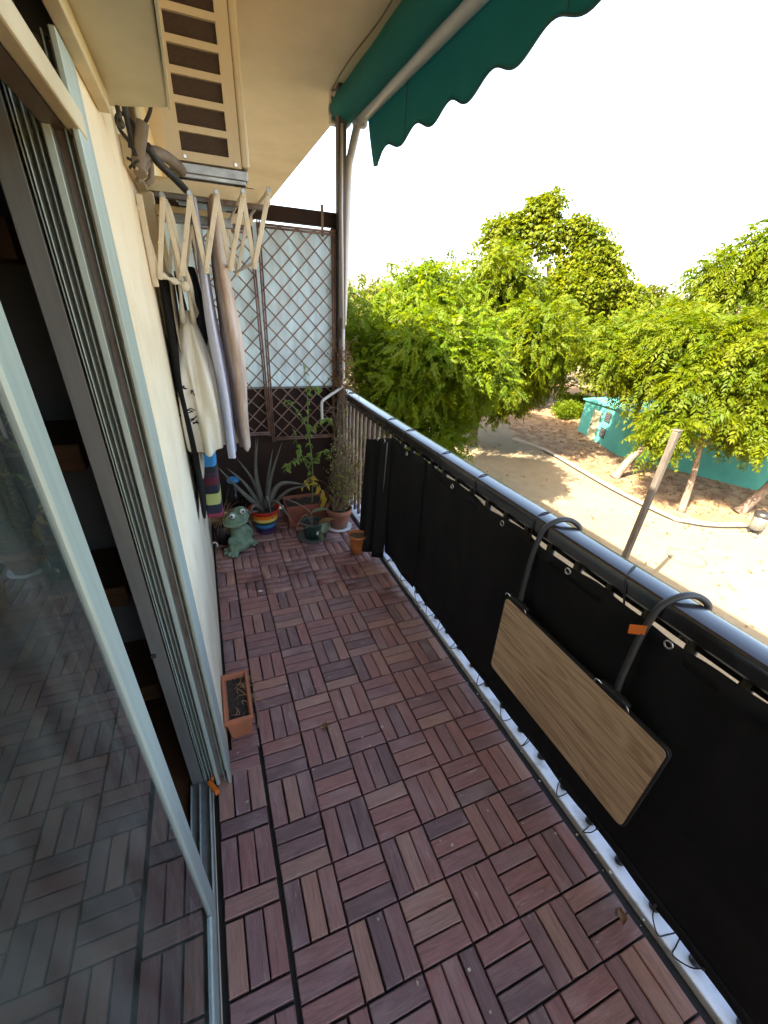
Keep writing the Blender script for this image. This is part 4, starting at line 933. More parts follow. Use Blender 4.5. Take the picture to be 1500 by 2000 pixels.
# terracotta trough with tomato-like plant
tr = thing('planter_trough', 'dark terracotta planter trough on the floor before the divider', 'planter', (0.58, 1.13, 0))
mb = MB()
def trapz(x0, x1, y0, y1, z0, z1, gr, mb):
    vs = [(x0, y0, z0), (x1, y0, z0), (x1, y1, z0), (x0, y1, z0), (x0 - gr, y0 - gr, z1), (x1 + gr, y0 - gr, z1), (x1 + gr, y1 + gr, z1), (x0 - gr, y1 + gr, z1)]
    w = 0.009
    vs += [(x0 - gr + w, y0 - gr + w, z1), (x1 + gr - w, y0 - gr + w, z1), (x1 + gr - w, y1 + gr - w, z1), (x0 - gr + w, y1 + gr - w, z1)]
    vs += [(x0 + w, y0 + w, z1 - .05), (x1 - w, y0 + w, z1 - .05), (x1 - w, y1 - w, z1 - .05), (x0 + w, y1 - w, z1 - .05)]
    f = [(3, 2, 1, 0)]
    for a, e in ((0, 4), (4, 8), (8, 12)):
        for k in range(4): f.append((a + k, a + (k + 1) % 4, e + (k + 1) % 4, e + k))
    return mb.add(vs, f)
trapz(0.42, 0.745, 1.03, 1.21, 0.0, 0.17, 0.018, MB()).build('trough_body', m_terr2, tr, bevel=0.004)
MB().box(0.40, 0.765, 1.018, 1.034, 0.150, 0.172).build('rim', m_terr2, tr, bevel=0.005)
MB().grid(lambda u, v: (0.425 + 0.315 * u, 1.035 + 0.17 * v, 0.148 + 0.008 * math.sin(u * 23) * math.sin(v * 17)), 16, 10).build('soil', m_soil, tr)
tm = thing('tomato_plant', 'straggly green tomato plant with some yellow leaves in the dark trough', 'plant', (0.61, 1.1, 0.15))
stems = [[(0.605, 1.10, 0.15), (0.612, 1.09, 0.33), (0.61, 1.08, 0.50), (0.585, 1.08, 0.70), (0.53, 1.09, 0.82), (0.45, 1.10, 0.90)],
         [(0.60, 1.08, 0.38), (0.55, 1.05, 0.50), (0.51, 1.03, 0.60), (0.49, 1.03, 0.70)],
         [(0.59, 1.08, 0.70), (0.60, 1.1, 0.85), (0.60, 1.12, 0.98), (0.585, 1.13, 1.12)],
         [(0.59, 1.08, 0.66), (0.65, 1.06, 0.74), (0.72, 1.05, 0.78), (0.77, 1.05, 0.72)],
         [(0.612, 1.09, 0.45), (0.66, 1.07, 0.53), (0.70, 1.06, 0.55), (0.72, 1.05, 0.48)],
         [(0.57, 1.06, 0.50), (0.50, 1.03, 0.52), (0.44, 1.01, 0.50), (0.41, 1.0, 0.46)],
         [(0.61, 1.09, 0.36), (0.56, 1.04, 0.36), (0.52, 1.0, 0.32)], [(0.61, 1.09, 0.30), (0.63, 1.03, 0.33), (0.65, 0.99, 0.28)],
         [(0.60, 1.10, 0.92), (0.65, 1.1, 0.97), (0.70, 1.1, 0.95)]]
LM = leaf_mesh('leaf', 0.052, 0.017, m_leafP, 0.5); LY = leaf_mesh('leaf', 0.062, 0.020, m_leafY, 0.7); LB = leaf_mesh('leaf', 0.05, 0.013, m_leafBr, 0.7)
q = random.Random(21)
for si, st in enumerate(stems):
    P = bez(st, 6); MB().tube(P, [0.0055 * (1 - .6 * i / len(P)) * (1 if si == 0 else .6) for i in range(len(P))], 6).build('stem', m_stem, tm)
    step = 2
    for i in range(3 if si == 0 else 1, len(P), step):
        if si == 0 and P[i].z < 0.45: continue
        for k in range(2):
            d = Vector((q.uniform(-1, 1), q.uniform(-1, .4), q.uniform(-.6, .35)))
            low = P[i].z < 0.37
            place(LY if low and q.random() < .6 else (LB if low and q.random() < .5 else LM), 'leaf', tm, P[i], d, q.uniform(-.6, .6), q.uniform(.4, 0.95))
for p in ((0.655, 1.0, 0.27), (0.665, 1.0, 0.24), (0.64, 1.0, 0.33), (0.65, .99, .20)):
    place(LY, 'leaf', tm, p, (q.uniform(-.3, .4), -.3, -1), q.uniform(-1, 1), 1.2)

# green pot on a saucer with a leggy plant
gp_ = thing('plant_pot', 'small dark green plastic pot with a white label on a round saucer', 'flower pot', (0.545, 0.85, 0))
pot([(0.052, 0.012), (0.058, 0.05), (0.068, 0.10), (0.074, 0.118), (0.074, 0.13)], 0.005, 0.545, 0.85).build('pot_body', mat('dark_green_plastic', (0.012, 0.04, 0.03), 0.35), gp_)
MB().lathe([(0.001, 0.110), (0.066, 0.108)], 0.545, 0.85, 20).build('soil', m_soil, gp_)
MB().lathe([(0.07, 0.0), (0.094, 0.004), (0.105, 0.018), (0.102, 0.02), (0.09, 0.009), (0.002, 0.006)], 0.545, 0.85, 32, True, (True, False)).build('saucer', mat('grey_green_plastic', (0.10, 0.125, 0.115), 0.4), gp_)
mb = MB(); mb.grid(lambda u, v: (0.545 + 0.0655 * math.cos(-1.35 + .35 * u), 0.85 + 0.0655 * math.sin(-1.35 + .35 * u), 0.05 + 0.025 * v), 5, 1); mb.build('label', m_eye, gp_)
gl = thing('leggy_plant', 'leggy plant with a few broad drooping leaves in the green pot', 'plant', (0.545, 0.85, 0.11))
BL = leaf_mesh('leaf', 0.13, 0.028, mat('grey_green_leaf', (0.13, 0.16, 0.09), 0.5, (0.09, 0.12, 0.06), 8), 0.25); BL2 = leaf_mesh('leaf', 0.12, 0.024, m_leafBr, 0.3)
place(BL, 'leaf', gl, (0.53, 0.83, 0.20), (0.8, -0.3, 0.5)); place(BL, 'leaf', gl, (0.61, 0.83, 0.03), (0.5, .55, .5), .5, 1.0); place(BL2, 'leaf', gl, (0.58, 0.83, 0.11), (.7, -.2, .45), 0.4)
place(BL, 'leaf', gl, (0.58, 0.77, 0.0), (0.15, .15, 1.0), 0.8, .8)
for pts in ([(0.54, 0.85, 0.11), (0.50, 0.82, 0.20), (0.45, 0.80, 0.17), (0.43, 0.79, 0.115), (0.50, 0.79, 0.12)], [(0.545, 0.85, 0.11), (0.53, 0.82, 0.21), (0.47, 0.86, 0.26), (0.40, 0.92, 0.28)], [(0.55, 0.84, 0.11), (0.50, 0.79, 0.13), (0.46, 0.80, 0.15), (0.44, 0.82, 0.13)]):
    MB().tube(bez(pts, 6), 0.0035, 6).build('stem', m_twig, gl)

# terracotta pot with a wiry climber
bp_ = thing('terracotta_pot', 'weathered terracotta pot on a pale saucer beside the railing', 'flower pot', (0.765, 0.94, 0))
pot([(0.062, 0.012), (0.072, 0.06), (0.086, 0.125), (0.094, 0.13), (0.096, 0.165)], 0.009, 0.765, 0.94).build('pot_body', mat('weathered_terracotta', (0.24, 0.095, 0.06), 0.85, (0.20, 0.15, 0.12), 7, 0.45, 0.7, 0.3, 60), bp_)
MB().lathe([(0.001, 0.15), (0.085, 0.148)], 0.765, 0.94, 20).build('soil', m_soil, bp_)
MB().lathe([(0.075, 0.0), (0.09, 0.006), (0.094, 0.017), (0.09, 0.017), (0.002, 0.006)], 0.765, 0.94, 28, True, (True, False)).build('saucer', m_white, bp_)
cl = thing('climbing_plant', 'wiry half dry climber twisting up the corner post and railing', 'plant', (0.78, 0.97, 0.15))
mb = MB(); q = random.Random(31); LV = []; 
for k in range(78):
    p = Vector((0.765 + q.uniform(-.05, .06), 0.95 + q.uniform(-.05, .06), 0.15)); tgt = Vector((0.86 + q.uniform(-.07, .08), q.uniform(0.90, 1.33), 0)); H = q.choice((q.uniform(.25, .6), q.uniform(.5, 0.95), q.uniform(.4, .8)))
    if k > 70: H = q.uniform(0.9, 1.33); tgt = Vector((0.915 + q.uniform(-.03, .05), 1.33 + q.uniform(-.06, .03), 0))
    pts = [p]
    for s in range(1, 8):
        w = s / 7; b = p.lerp(tgt, min(1, w * 1.5)); b.z = 0.15 + (H - .15) * w
        pts.append(b + Vector((q.gauss(0, .022), q.gauss(0, .028), q.gauss(0, .018))))
    P = bez(pts, 3); mb.tube(P, [0.0030 * (1 - .6 * i / len(P)) for i in range(len(P))], 4)
    LV += [(x, k) for x in P[3:]]
    if k % 3 == 0:
        for s in range(3):
            c = q.choice(P[6:]); e = c + Vector((q.gauss(0, .07), q.gauss(-.03, .06), q.gauss(0, .05))); mb.tube(bez([c, (c + e) / 2 + Vector((0, 0, .02)), e], 3), 0.0016, 4)
            LV.append((e, k))
mb.build('twigs', m_twig, cl)['kind'] = 'stuff'
def leafcloud(pts, n, L, w, r, seed, name, m, parent, down=0.2):
    g2 = np.random.default_rng(seed); P = np.array([tuple(p) for p in pts]); c = P[g2.integers(0, len(P), n)] + g2.normal(0, r, (n, 3))
    d = g2.normal(0, 1, (n, 3)); d[:, 2] -= down; d /= np.linalg.norm(d, axis=1, keepdims=True)
    u = np.cross(d, g2.normal(0, 1, (n, 3))); u /= np.linalg.norm(u, axis=1, keepdims=True)
    Ls = L * g2.uniform(.6, 1.3, (n, 1)); ws = w * g2.uniform(.7, 1.2, (n, 1))
    V = np.stack([c, c + d * Ls * .45 + u * ws, c + d * Ls, c + d * Ls * .45 - u * ws], 1).reshape(-1, 3)
    F = np.arange(4 * n).reshape(n, 4)
    o = npmesh(name, V, F, m, parent, tint=g2.random(n)); return o
low = [p for p, k in LV if k <= 70]; high = [p for p, k in LV if k > 70]
leafcloud(low, 620, 0.020, 0.007, 0.012, 5, 'foliage', m_leafP, cl)['kind'] = 'stuff'
leafcloud(low + high, 380, 0.02, 0.006, 0.014, 6, 'dry_foliage', m_leafBr, cl)['kind'] = 'stuff'
leafcloud([p for p in high if p.z > .85], 420, 0.024, 0.007, 0.028, 8, 'rusty_foliage', m_leafBr, cl)['kind'] = 'stuff'
leafcloud([p for p in low if p.z < .45 and p.y < 1.1], 260, 0.02, 0.008, 0.03, 9, 'foliage', m_leafP, cl)['kind'] = 'stuff'
MB().tube(bez([(0.835, 1.22, 0.0), (0.84, 1.2, 0.16), (0.865, 1.21, 0.34), (0.89, 1.25, 0.6), (0.905, 1.30, 0.95)], 6), [0.02 - 0.012 * i / 24 for i in range(25)], 8).build('stem', m_twig, cl)

# small orange pot
op = thing('orange_pot', 'small orange plastic pot half behind the bunched black canvas', 'flower pot', (0.785, 0.58, 0))
pot([(0.040, 0.0), (0.046, 0.06), (0.054, 0.112), (0.060, 0.115), (0.061, 0.135)], 0.005, 0.785, 0.58).build('pot_body', m_terr3, op)
MB().lathe([(0.001, 0.118), (0.054, 0.116)], 0.785, 0.58, 20).build('soil', mat('dry_soil', (0.10, 0.06, 0.035), 0.95, (0.2, 0.14, 0.08), 60, bump=.8), op)

# water bottle
wb = thing('water_bottle', 'big clear plastic water bottle with a blue cap behind the frog', 'bottle', (0.075, 1.16, 0))
m_pet = bpy.data.materials.new('clear_plastic'); m_pet.use_nodes = True
n_ = m_pet.node_tree.nodes; l_ = m_pet.node_tree.links; n_.remove(n_['Principled BSDF'])
a_ = n_.new('ShaderNodeBsdfTransparent'); a_.inputs[0].default_value = (0.62, 0.68, 0.74, 1); b_ = n_.new('ShaderNodeBsdfGlossy'); b_.inputs['Roughness'].default_value = 0.06
lw = n_.new('ShaderNodeLayerWeight'); lw.inputs[0].default_value = 0.25; x_ = n_.new('ShaderNodeMixShader'); l_.new(lw.outputs['Fresnel'], x_.inputs[0]); l_.new(a_.outputs[0], x_.inputs[1]); l_.new(b_.outputs[0], x_.inputs[2]); l_.new(x_.outputs[0], n_['Material Output'].inputs['Surface'])
MB().lathe([(0.06, 0.0), (0.068, 0.01), (0.068, 0.10), (0.064, 0.11), (0.068, 0.12), (0.068, 0.16), (0.064, 0.17), (0.068, 0.18), (0.067, 0.215), (0.06, 0.26), (0.045, 0.30), (0.028, 0.325), (0.024, 0.345)], 0.075, 1.16, 28, True, (True, True)).build('bottle_body', m_pet, wb)
MB().lathe([(0.026, 0.346), (0.036, 0.346), (0.040, 0.352), (0.040, 0.366), (0.034, 0.374)], 0.075, 1.16, 20, True, (True, True)).build('cap', mat('blue_plastic', (0.02, 0.22, 0.5), 0.35), wb)

# dried spiky plant in a black pot
dg = thing('dried_plant', 'dried curly brown plant in a black pot beside the frog', 'plant', (-0.035, 0.97, 0))
pot([(0.05, 0.0), (0.058, 0.07), (0.066, 0.14)], 0.005, -0.035, 0.97).build('pot_body', m_black, dg)
mb = MB(); q = random.Random(41)
for k in range(170):
    c = Vector((-0.03 + q.uniform(-.02, .02), 0.965 + q.uniform(-.02, .02), 0.15)) if k < 110 else Vector((0.005, 0.90, 0.19))
    d = Vector((q.gauss(0.1, .7), q.gauss(-.2, .7), q.uniform(.0, 1.2) if k < 110 else q.uniform(-.5, .8))).normalized(); L = q.uniform(.07, .19) if k < 110 else q.uniform(.04, .085)
    e = c + d * L; mid = c + d * L * .55 + Vector((0, 0, .02)); e.z -= q.uniform(0, .05)
    mb.tube(bez([c, mid, e], 4), [0.0026 * (1 - .75 * i / 8) for i in range(9)], 4)
mb.build('foliage', m_straw, dg)['kind'] = 'stuff'

# window box by the door
wx = thing('window_box', 'narrow terracotta window box of dark soil on the deck beside the wall', 'planter', (-0.05, -0.44, 0))
trapz(-0.096, -0.024, -0.545, -0.345, 0.0, 0.115, 0.012, MB()).build('box_body', m_terr, wx, bevel=0.006, seg=3)
for y0, y1, x0, x1 in ((-0.562, -0.549, -0.112, -0.010), (-0.341, -0.328, -0.112, -0.010), (-0.549, -0.341, -0.112, -0.101), (-0.549, -0.341, -0.021, -0.010)):
    MB().box(x0, x1, y0, y1, 0.098, 0.119).build('rim', m_terr, wx, bevel=0.004)
MB().grid(lambda u, v: (-0.102 + 0.083 * u, -0.55 + 0.21 * v, 0.098 + 0.005 * math.sin(u * 29) * math.sin(v * 37)), 10, 20).build('soil', m_soil, wx)
mb = MB(); q = random.Random(8)
for k in range(26):
    x, y_ = -0.03 + q.gauss(0, .022), q.choice((q.gauss(-.39, .02), q.gauss(-.47, .03))); mb.tube(bez([(x, y_, .103), (x + q.gauss(.01, .012), y_ + q.gauss(0, .01), .116), (x + q.gauss(.02, .02), y_ + q.gauss(0, .02), .106 + q.uniform(-.01, .012))], 4), 0.0013, 4)
mb.build('dry_stalks', m_straw, wx)['kind'] = 'stuff'
mb = MB(); mb.tube(bez([(0.0, -0.37, 0.0), (0.002, -0.42, 0.02), (0.004, -0.48, 0.014), (0.0, -0.53, 0.004)], 5), 0.004, 6)
tag(mb.build('dry_stick', m_twig, loc=(0.0, -0.45, 0.0)), 'dry curved stick lying along the side of the window box', 'stick')
mb = MB(); mb.tube(bez([(-0.105, 0.80, 0.09), (-0.095, 0.80, 0.098), (-0.082, 0.795, 0.09), (-0.08, 0.79, 0.07)], 5), 0.005, 7)
tag(mb.build('hose_end', m_barw, loc=(-0.095, 0.80, 0.08)), 'curved white hose end sticking out low on the wall by the frog', 'hose')

# frog figurine
fr = thing('frog_figurine', 'green glazed frog figurine sitting on the deck with its head raised', 'figurine', (0.05, 0.85, 0))
mb = MB(); RX = lambda a: Matrix.Rotation(math.radians(a), 3, 'X'); RY = lambda a: Matrix.Rotation(math.radians(a), 3, 'Y'); RZ = lambda a: Matrix.Rotation(math.radians(a), 3, 'Z')
mb.ball((0.062, 0.87, 0.085), (0.058, 0.056, 0.085)); mb.ball((0.055, 0.85, 0.07), (0.052, 0.05, 0.062)); mb.ball((0.06, 0.865, 0.165), (0.034, 0.034, 0.04))
mb.ball((0.058, 0.845, 0.228), (0.078, 0.070, 0.036), rot=RY(-14)); mb.ball((0.052, 0.83, 0.205), (0.074, 0.066, 0.026), rot=RY(-6)); mb.ball((0.08, 0.87, 0.25), (0.05, 0.045, 0.038), rot=RY(-30))
mb.ball((0.040, 0.815, 0.262), 0.026); mb.ball((0.095, 0.845, 0.272), 0.026)
mb.ball((0.015, 0.82, 0.075), (0.032, 0.034, 0.036)); mb.ball((0.058, 0.80, 0.042), (0.062, 0.036, 0.036), rot=RZ(20)); mb.ball((0.0, 0.79, 0.035), (0.022, 0.026, 0.034))
for e in ((-0.035, 0.805, 0.03), (-0.04, 0.782, 0.016), (-0.022, 0.758, 0.012)):
    mb.tube([(0.005, 0.79, 0.025), e], [0.016, 0.011], 10).ball(e, 0.0125)
for e in ((0.0, 0.742, 0.012), (0.022, 0.738, 0.012)):
    mb.tube([(0.03, 0.78, 0.022), e], [0.018, 0.011], 10).ball(e, 0.0125)
mb.tube(bez([(0.095, 0.875, 0.15), (0.128, 0.89, 0.10), (0.125, 0.89, 0.05), (0.135, 0.88, 0.015)], 6), [0.022 - .006 * i / 18 for i in range(19)], 12)
mb.ball((0.115, 0.86, 0.035), (0.04, 0.035, 0.03))
for e in ((0.165, 0.865, 0.010), (0.16, 0.89, 0.012), (0.145, 0.845, 0.010)): mb.tube([(0.135, 0.875, 0.014), e], [0.013, 0.009], 8).ball(e, 0.010)
tmp = mb.build('frog_tmp', m_frog, loc=(0.05, 0.85, 0)); d = tmp.modifiers.new('r', 'REMESH'); d.mode = 'VOXEL'; d.voxel_size = 0.0035
d = tmp.modifiers.new('s', 'SMOOTH'); d.factor = 0.5; d.iterations = 7
dg_ = bpy.context.evaluated_depsgraph_get(); me = bpy.data.meshes.new_from_object(tmp.evaluated_get(dg_)); me.name = 'body'
bpy.data.objects.remove(tmp); me.materials.clear(); me.materials.append(m_frog); me.polygons.foreach_set('use_smooth', [True] * len(me.polygons))
o = bpy.data.objects.new('body', me); C.objects.link(o); o.parent = fr
for c, d in (((0.034, 0.797, 0.266), (-.35, -.85, .25)), ((0.098, 0.826, 0.278), (.25, -.9, .25))):
    MB().ball(c, 0.0165).build('eye', m_eye, fr); p = Vector(c) + Vector(d).normalized() * 0.0115; MB().ball(p, (0.0078, 0.0078, 0.0098)).build('pupil', m_pupil, fr)
lip = bez([(-0.018, 0.862, 0.216), (-0.022, 0.81, 0.206), (0.018, 0.768, 0.208), (0.065, 0.763, 0.215), (0.108, 0.79, 0.226), (0.132, 0.84, 0.236)], 6)
MB().tube(lip, 0.0045, 8).build('lip', mat('pale_green_glaze', (0.2, 0.26, 0.17), 0.5), fr)

# ============================================================ STREET LEVEL: kerb, soil bed, hut, pole, bin
kp = [(11.0, 11.2), (11.27, 9.74), (10.93, 7.65), (10.66, 6.0), (10.58, 4.32), (10.85, 3.85), (11.3, 3.55), (12.1, 3.30)]
K = bez([(x, y_, 0) for x, y_ in kp], 6)
bedp = [(p.x, p.y) for p in K] + [(13.0, 3.1), (15, 1.0), (30, 0.5), (30, 30), (16, 24), (12.3, 13.0)]
mb = MB(); mb.add([(x, y_, G + 0.006) for x, y_ in bedp], [tuple(range(len(bedp)))])
tag(mb.build('soil_bed', m_bed, loc=(14, 8, G + .006)), kind='structure')
kb = MB(); n = len(K)
vs = []
for i, p in enumerate(K):
    t = (K[min(i + 1, n - 1)] - K[max(i - 1, 0)]).normalized(); s = Vector((-t.y, t.x, 0))
    for a, z in ((-0.02, G), (-0.02, G + .07), (0.13, G + .07), (0.13, G)): q_ = p + s * a; vs.append((q_.x, q_.y, z))
kb.add(vs, [(i * 4 + j, i * 4 + (j + 1) % 4, i * 4 + 4 + (j + 1) % 4, i * 4 + 4 + j) for i in range(n - 1) for j in range(4)] + [(3, 2, 1, 0), tuple((n - 1) * 4 + j for j in range(4))])
tag(kb.build('kerb', m_kerb, loc=(11, 6, G), bevel=0.012), kind='structure')
kl = [p + Vector((-0.05, 0, G + .03)) for p in K]
mb = MB(); mb.tube([(p.x - .06, p.y - 0.05, G + 0.035) for p in K[6:]], 0.022, 6)  # dark tube drawn as the shadowed side of the kerb
tag(mb.build('kerb_shade_line', m_balb, loc=(11, 6, G)), 'thin dark line standing in for the shadowed side of the curved kerb', 'hose')  # not a real hose, only the shadowed side of the kerb
# scattered leaf litter
lp = []
q = random.Random(77)
while len(lp) < 2600:
    x, y_ = q.uniform(10.6, 17), q.uniform(2.8, 13)
    if x > 11.2 + 0.12 * abs(y_ - 6): lp.append((x, y_, G + 0.02))
for k in range(420): lp.append((q.uniform(5.5, 11), q.uniform(0, 12), G + 0.012))
leafcloud(lp, 3000, 0.08, 0.028, 0.0, 3, 'leaf_litter', m_leafBr, None)['kind'] = 'stuff'
tag(bpy.data.objects['leaf_litter'], 'dry brown leaves lying under the street trees', 'leaf litter')
mh = [(9.1 + 0.36 * math.cos(a * PI / 12), 2.75 + 0.36 * math.sin(a * PI / 12), G + .005) for a in range(25)]
tag(MB().tube(mh, 0.012, 5, False).build('manhole_cover', m_pole, loc=(9.1, 2.75, G)), 'faint round manhole rim in the bright sand', 'manhole')

hut = thing('park_hut', 'low teal painted hut behind the street trees with a beige door', 'hut', (14.5, 8.5, G))
A, Bc, D, E_ = (14.95, 11.75), (13.72, 8.6), (15.5, 4.15), (18.5, -0.5)
H = 1.50
poly = [A, Bc, D, E_, (21, 0.5), (18.5, 12)]
mb = MB(); n = len(poly)
hz_ = [H - .2, H + .02, H, H, H, H - .2]
mb.add([(x, y_, G) for x, y_ in poly] + [(p[0], p[1], G + h) for p, h in zip(poly, hz_)], [(i, (i + 1) % n, n + (i + 1) % n, n + i) for i in range(n)])
mb.build('wall', m_hut, hut)
mb = MB(); c = Vector((17.5, 6.5, 0))
ex = [(p[0] + (p[0] - 17.5) * .02, p[1] + (p[1] - 6.5) * .02) for p in poly]
mb.add([(x, y_, G + h + .005) for (x, y_), h in zip(ex, hz_)] + [(x, y_, G + h + .06) for (x, y_), h in zip(ex, hz_)], [tuple(reversed(range(n))), tuple(range(n, 2 * n))] + [(i, (i + 1) % n, n + (i + 1) % n, n + i) for i in range(n)])
mb.build('roof', m_hut, hut)
def onwall(P, Q, s0, s1, z0, z1, out, th, name, m, parent=hut):
    P, Q = Vector((*P, 0)), Vector((*Q, 0)); d = (Q - P).normalized(); nrm = Vector((d.y, -d.x, 0))
    if nrm.dot(Vector((-15, -8, 0))) < 0: nrm = -nrm
    vs = []
    for o_ in (out, out + th):
        for s, z in ((s0, z0), (s1, z0), (s1, z1), (s0, z1)):
            p = P + d * s + nrm * o_; vs.append((p.x, p.y, G + z))
    return MB().add(vs, [(0, 1, 2, 3), (7, 6, 5, 4), (0, 4, 5, 1), (1, 5, 6, 2), (2, 6, 7, 3), (3, 7, 4, 0)]).build(name, m, parent)
dr = onwall(A, Bc, 0.95, 1.55, 0.02, 1.12, 0.003, 0.025, 'door', mat('beige_door', (0.30, 0.25, 0.15), 0.7, (0.18, 0.2, 0.1), 2.5))
onwall(A, Bc, 1.0, 1.06, 0.5, 0.58, 0.03, 0.02, 'handle', m_black, dr)
for s0, z0 in ((1.85, 0.88), (1.80, 0.28)):
    v = onwall(A, Bc, s0, s0 + .42, z0, z0 + .36, 0.003, 0.012, 'vent', m_black)
    for k in range(5): onwall(A, Bc, s0 + .02, s0 + .40, z0 + .03 + .065 * k, z0 + .06 + .065 * k, 0.017, 0.015, 'louvre', mat('vent_grey', (.06, .06, .06), .5) if k == 0 else bpy.data.materials['vent_grey'], v)
q = random.Random(4)
dD = (Vector((*E_, 0)) - Vector((*D, 0))).normalized(); nD = Vector((-dD.y, dD.x, 0)); nD = nD if nD.x < 0 else -nD
for rowz, s00 in ((0.86, 0.25), (0.72, 0.1)):
    for k in range(9):
        s = s00 + 0.12 * k; pts = [Vector((*D, 0)) + dD * (s + q.uniform(-.03, .07)) + nD * 0.012 + Vector((0, 0, G + rowz + q.uniform(-.05, .05))) for i in range(5)]
        MB().tube(bez(pts, 4), 0.010, 5).build('graffiti_stroke', m_pupil, hut)

pl = thing('street_pole', 'bare weathered square concrete pole standing in the sandy street', 'pole', (5.19, 1.59, G))
MB().box(5.153, 5.227, 1.553, 1.627, G, 0.29).build('shaft', m_pole, pl, bevel=0.012)
MB().box(5.149, 5.231, 1.549, 1.631, 0.2905, 0.31).build('cap', m_pole, pl, bevel=0.006)

bn = thing('litter_bin', 'grey park litter bin on a short stand at the end of the kerb', 'litter bin', (11.95, 3.05, G))
MB().lathe([(0.13, 0.12), (0.145, 0.13), (0.155, 0.43), (0.15, 0.44)], 11.95, 3.05, 20, True, (True, True), G).build('bin_body', m_steel, bn)
MB().lathe([(0.160, 0.441), (0.165, 0.45), (0.16, 0.55), (0.06, 0.57)], 11.95, 3.05, 20, True, (True, True), G).build('lid', m_balb, bn)
MB().lathe([(0.135, 0.10), (0.15, 0.12)], 11.95, 3.05, 20, True, (True, True), G).build('base_ring', m_balb, bn)
for a in (0.5, 2.6, 4.7):
    MB().tube([(11.95 + .11 * math.cos(a), 3.05 + .11 * math.sin(a), G), (11.95 + .1 * math.cos(a), 3.05 + .1 * math.sin(a), G + .11)], 0.02, 6).build('leg', m_balb, bn)

# ============================================================ TREES
def crown(name, clumps, n, m, parent, seed, L=0.62, nl=7, ll=0.17, lw=0.045, droop=0.55):
    """clumps: (x, y, z, r).  n sprays shared by surface; every spray is a pinnate leaf of 2*nl+1 leaflets"""
    g2 = np.random.default_rng(seed); cl = np.array(clumps); wgt = cl[:, 3] ** 2; wgt = wgt / wgt.sum()
    k = g2.choice(len(cl), n, p=wgt); c = cl[k, :3]; r_ = cl[k, 3:4]
    d = g2.normal(0, 1, (n, 3)); d[:, 2] += 0.25; d /= np.linalg.norm(d, axis=1, keepdims=True)
    rad = r_ * (g2.random((n, 1)) ** 0.45) * g2.uniform(0.85, 1.06, (n, 1)); squash = np.array([1, 1, 0.82])
    p = c + d * rad * squash
    ax = d * 0.5 + g2.normal(0, .5, (n, 3)); ax[:, 2] -= 0.2; ax /= np.linalg.norm(ax, axis=1, keepdims=True)
    up = np.array([0, 0, 1.0]) + d * 0.5 + g2.normal(0, .35, (n, 3)); side = np.cross(ax, up); side /= np.linalg.norm(side, axis=1, keepdims=True); nrm = np.cross(side, ax)
    Ls = L * g2.uniform(.65, 1.25, (n, 1))
    V = []; tint = []
    tn = g2.random(n)
    def leaflet(t, sgn):
        base = p + ax * Ls * t; base = base + np.array([0, 0, -1.0]) * (droop * Ls * t * t)
        tang = ax + np.array([0, 0, -1.0]) * (2 * droop * t); tang = tang / np.linalg.norm(tang, axis=1, keepdims=True)
        if sgn: dr_ = side * sgn * 0.85 + tang * 0.5 + g2.normal(0, .14, (n, 3)); dr_[:, 2] -= 0.25
        else: dr_ = tang.copy()
        dr_ = dr_ / np.linalg.norm(dr_, axis=1, keepdims=True)
        w = np.cross(dr_, nrm + g2.normal(0, .25, (n, 3))); w /= np.linalg.norm(w, axis=1, keepdims=True)
        sz = (Ls / L) * g2.uniform(.8, 1.15, (n, 1)) * (0.75 + 0.5 * math.sin(PI * min(t + .1, 1)))
        a = base; b_ = base + dr_ * ll * .42 * sz + w * lw * .5 * sz; e = base + dr_ * ll * sz; e[:, 2] -= 0.12 * ll; f = base + dr_ * ll * .42 * sz - w * lw * .5 * sz
        V.append(np.stack([a, b_, e, f], 1)); tint.append(np.clip(tn + g2.normal(0, .12, n), 0, 1))
    for i in range(nl):
        t = 0.18 + 0.8 * i / (nl - 1) if nl > 1 else 0.5
        leaflet(t, 1); leaflet(t, -1)
    leaflet(1.0, 0)
    V = np.concatenate(V, 0).reshape(-1, 3); F = np.arange(len(V)).reshape(-1, 4)
    return npmesh(name, V, F, m, parent, tint=np.concatenate(tint))
def ell(cx, cy, cz, rx, ry, rz, n, r0, r1, seed, zmin=-9):
    g2 = random.Random(seed); out = []
    while len(out) < n:
        d = Vector((g2.gauss(0, 1), g2.gauss(0, 1), g2.gauss(0.15, 1))).normalized(); s = g2.random() ** 0.4
        c = (cx + d.x * rx * s, cy + d.y * ry * s, cz + d.z * rz * s, g2.uniform(r0, r1))
        if c[2] > zmin: out.append(c)
    return out
def tree(name, label, base, limbs, clumps, n, m, seed, group='street trees beyond the railing', tr=0.16, **kw):
    t = thing(name, label, 'tree', (base[0], base[1], G), group)
    P = bez([(base[0], base[1], G)] + [tuple(p) for p in limbs[0]], 6); mb = MB()
    mb.tube(P, [tr * (1.35 if i == 0 else 1) * (1 - .55 * i / len(P)) for i in range(len(P))], 10); mb.build('trunk', m_bark, t)
    for lb in limbs[1:]:
        Q = bez(lb, 5); MB().tube(Q, [tr * .6 * (1 - .75 * i / len(Q)) for i in range(len(Q))], 8).build('limb', m_bark, t)
    crown('crown', clumps, n, m, t, seed, **kw); return t
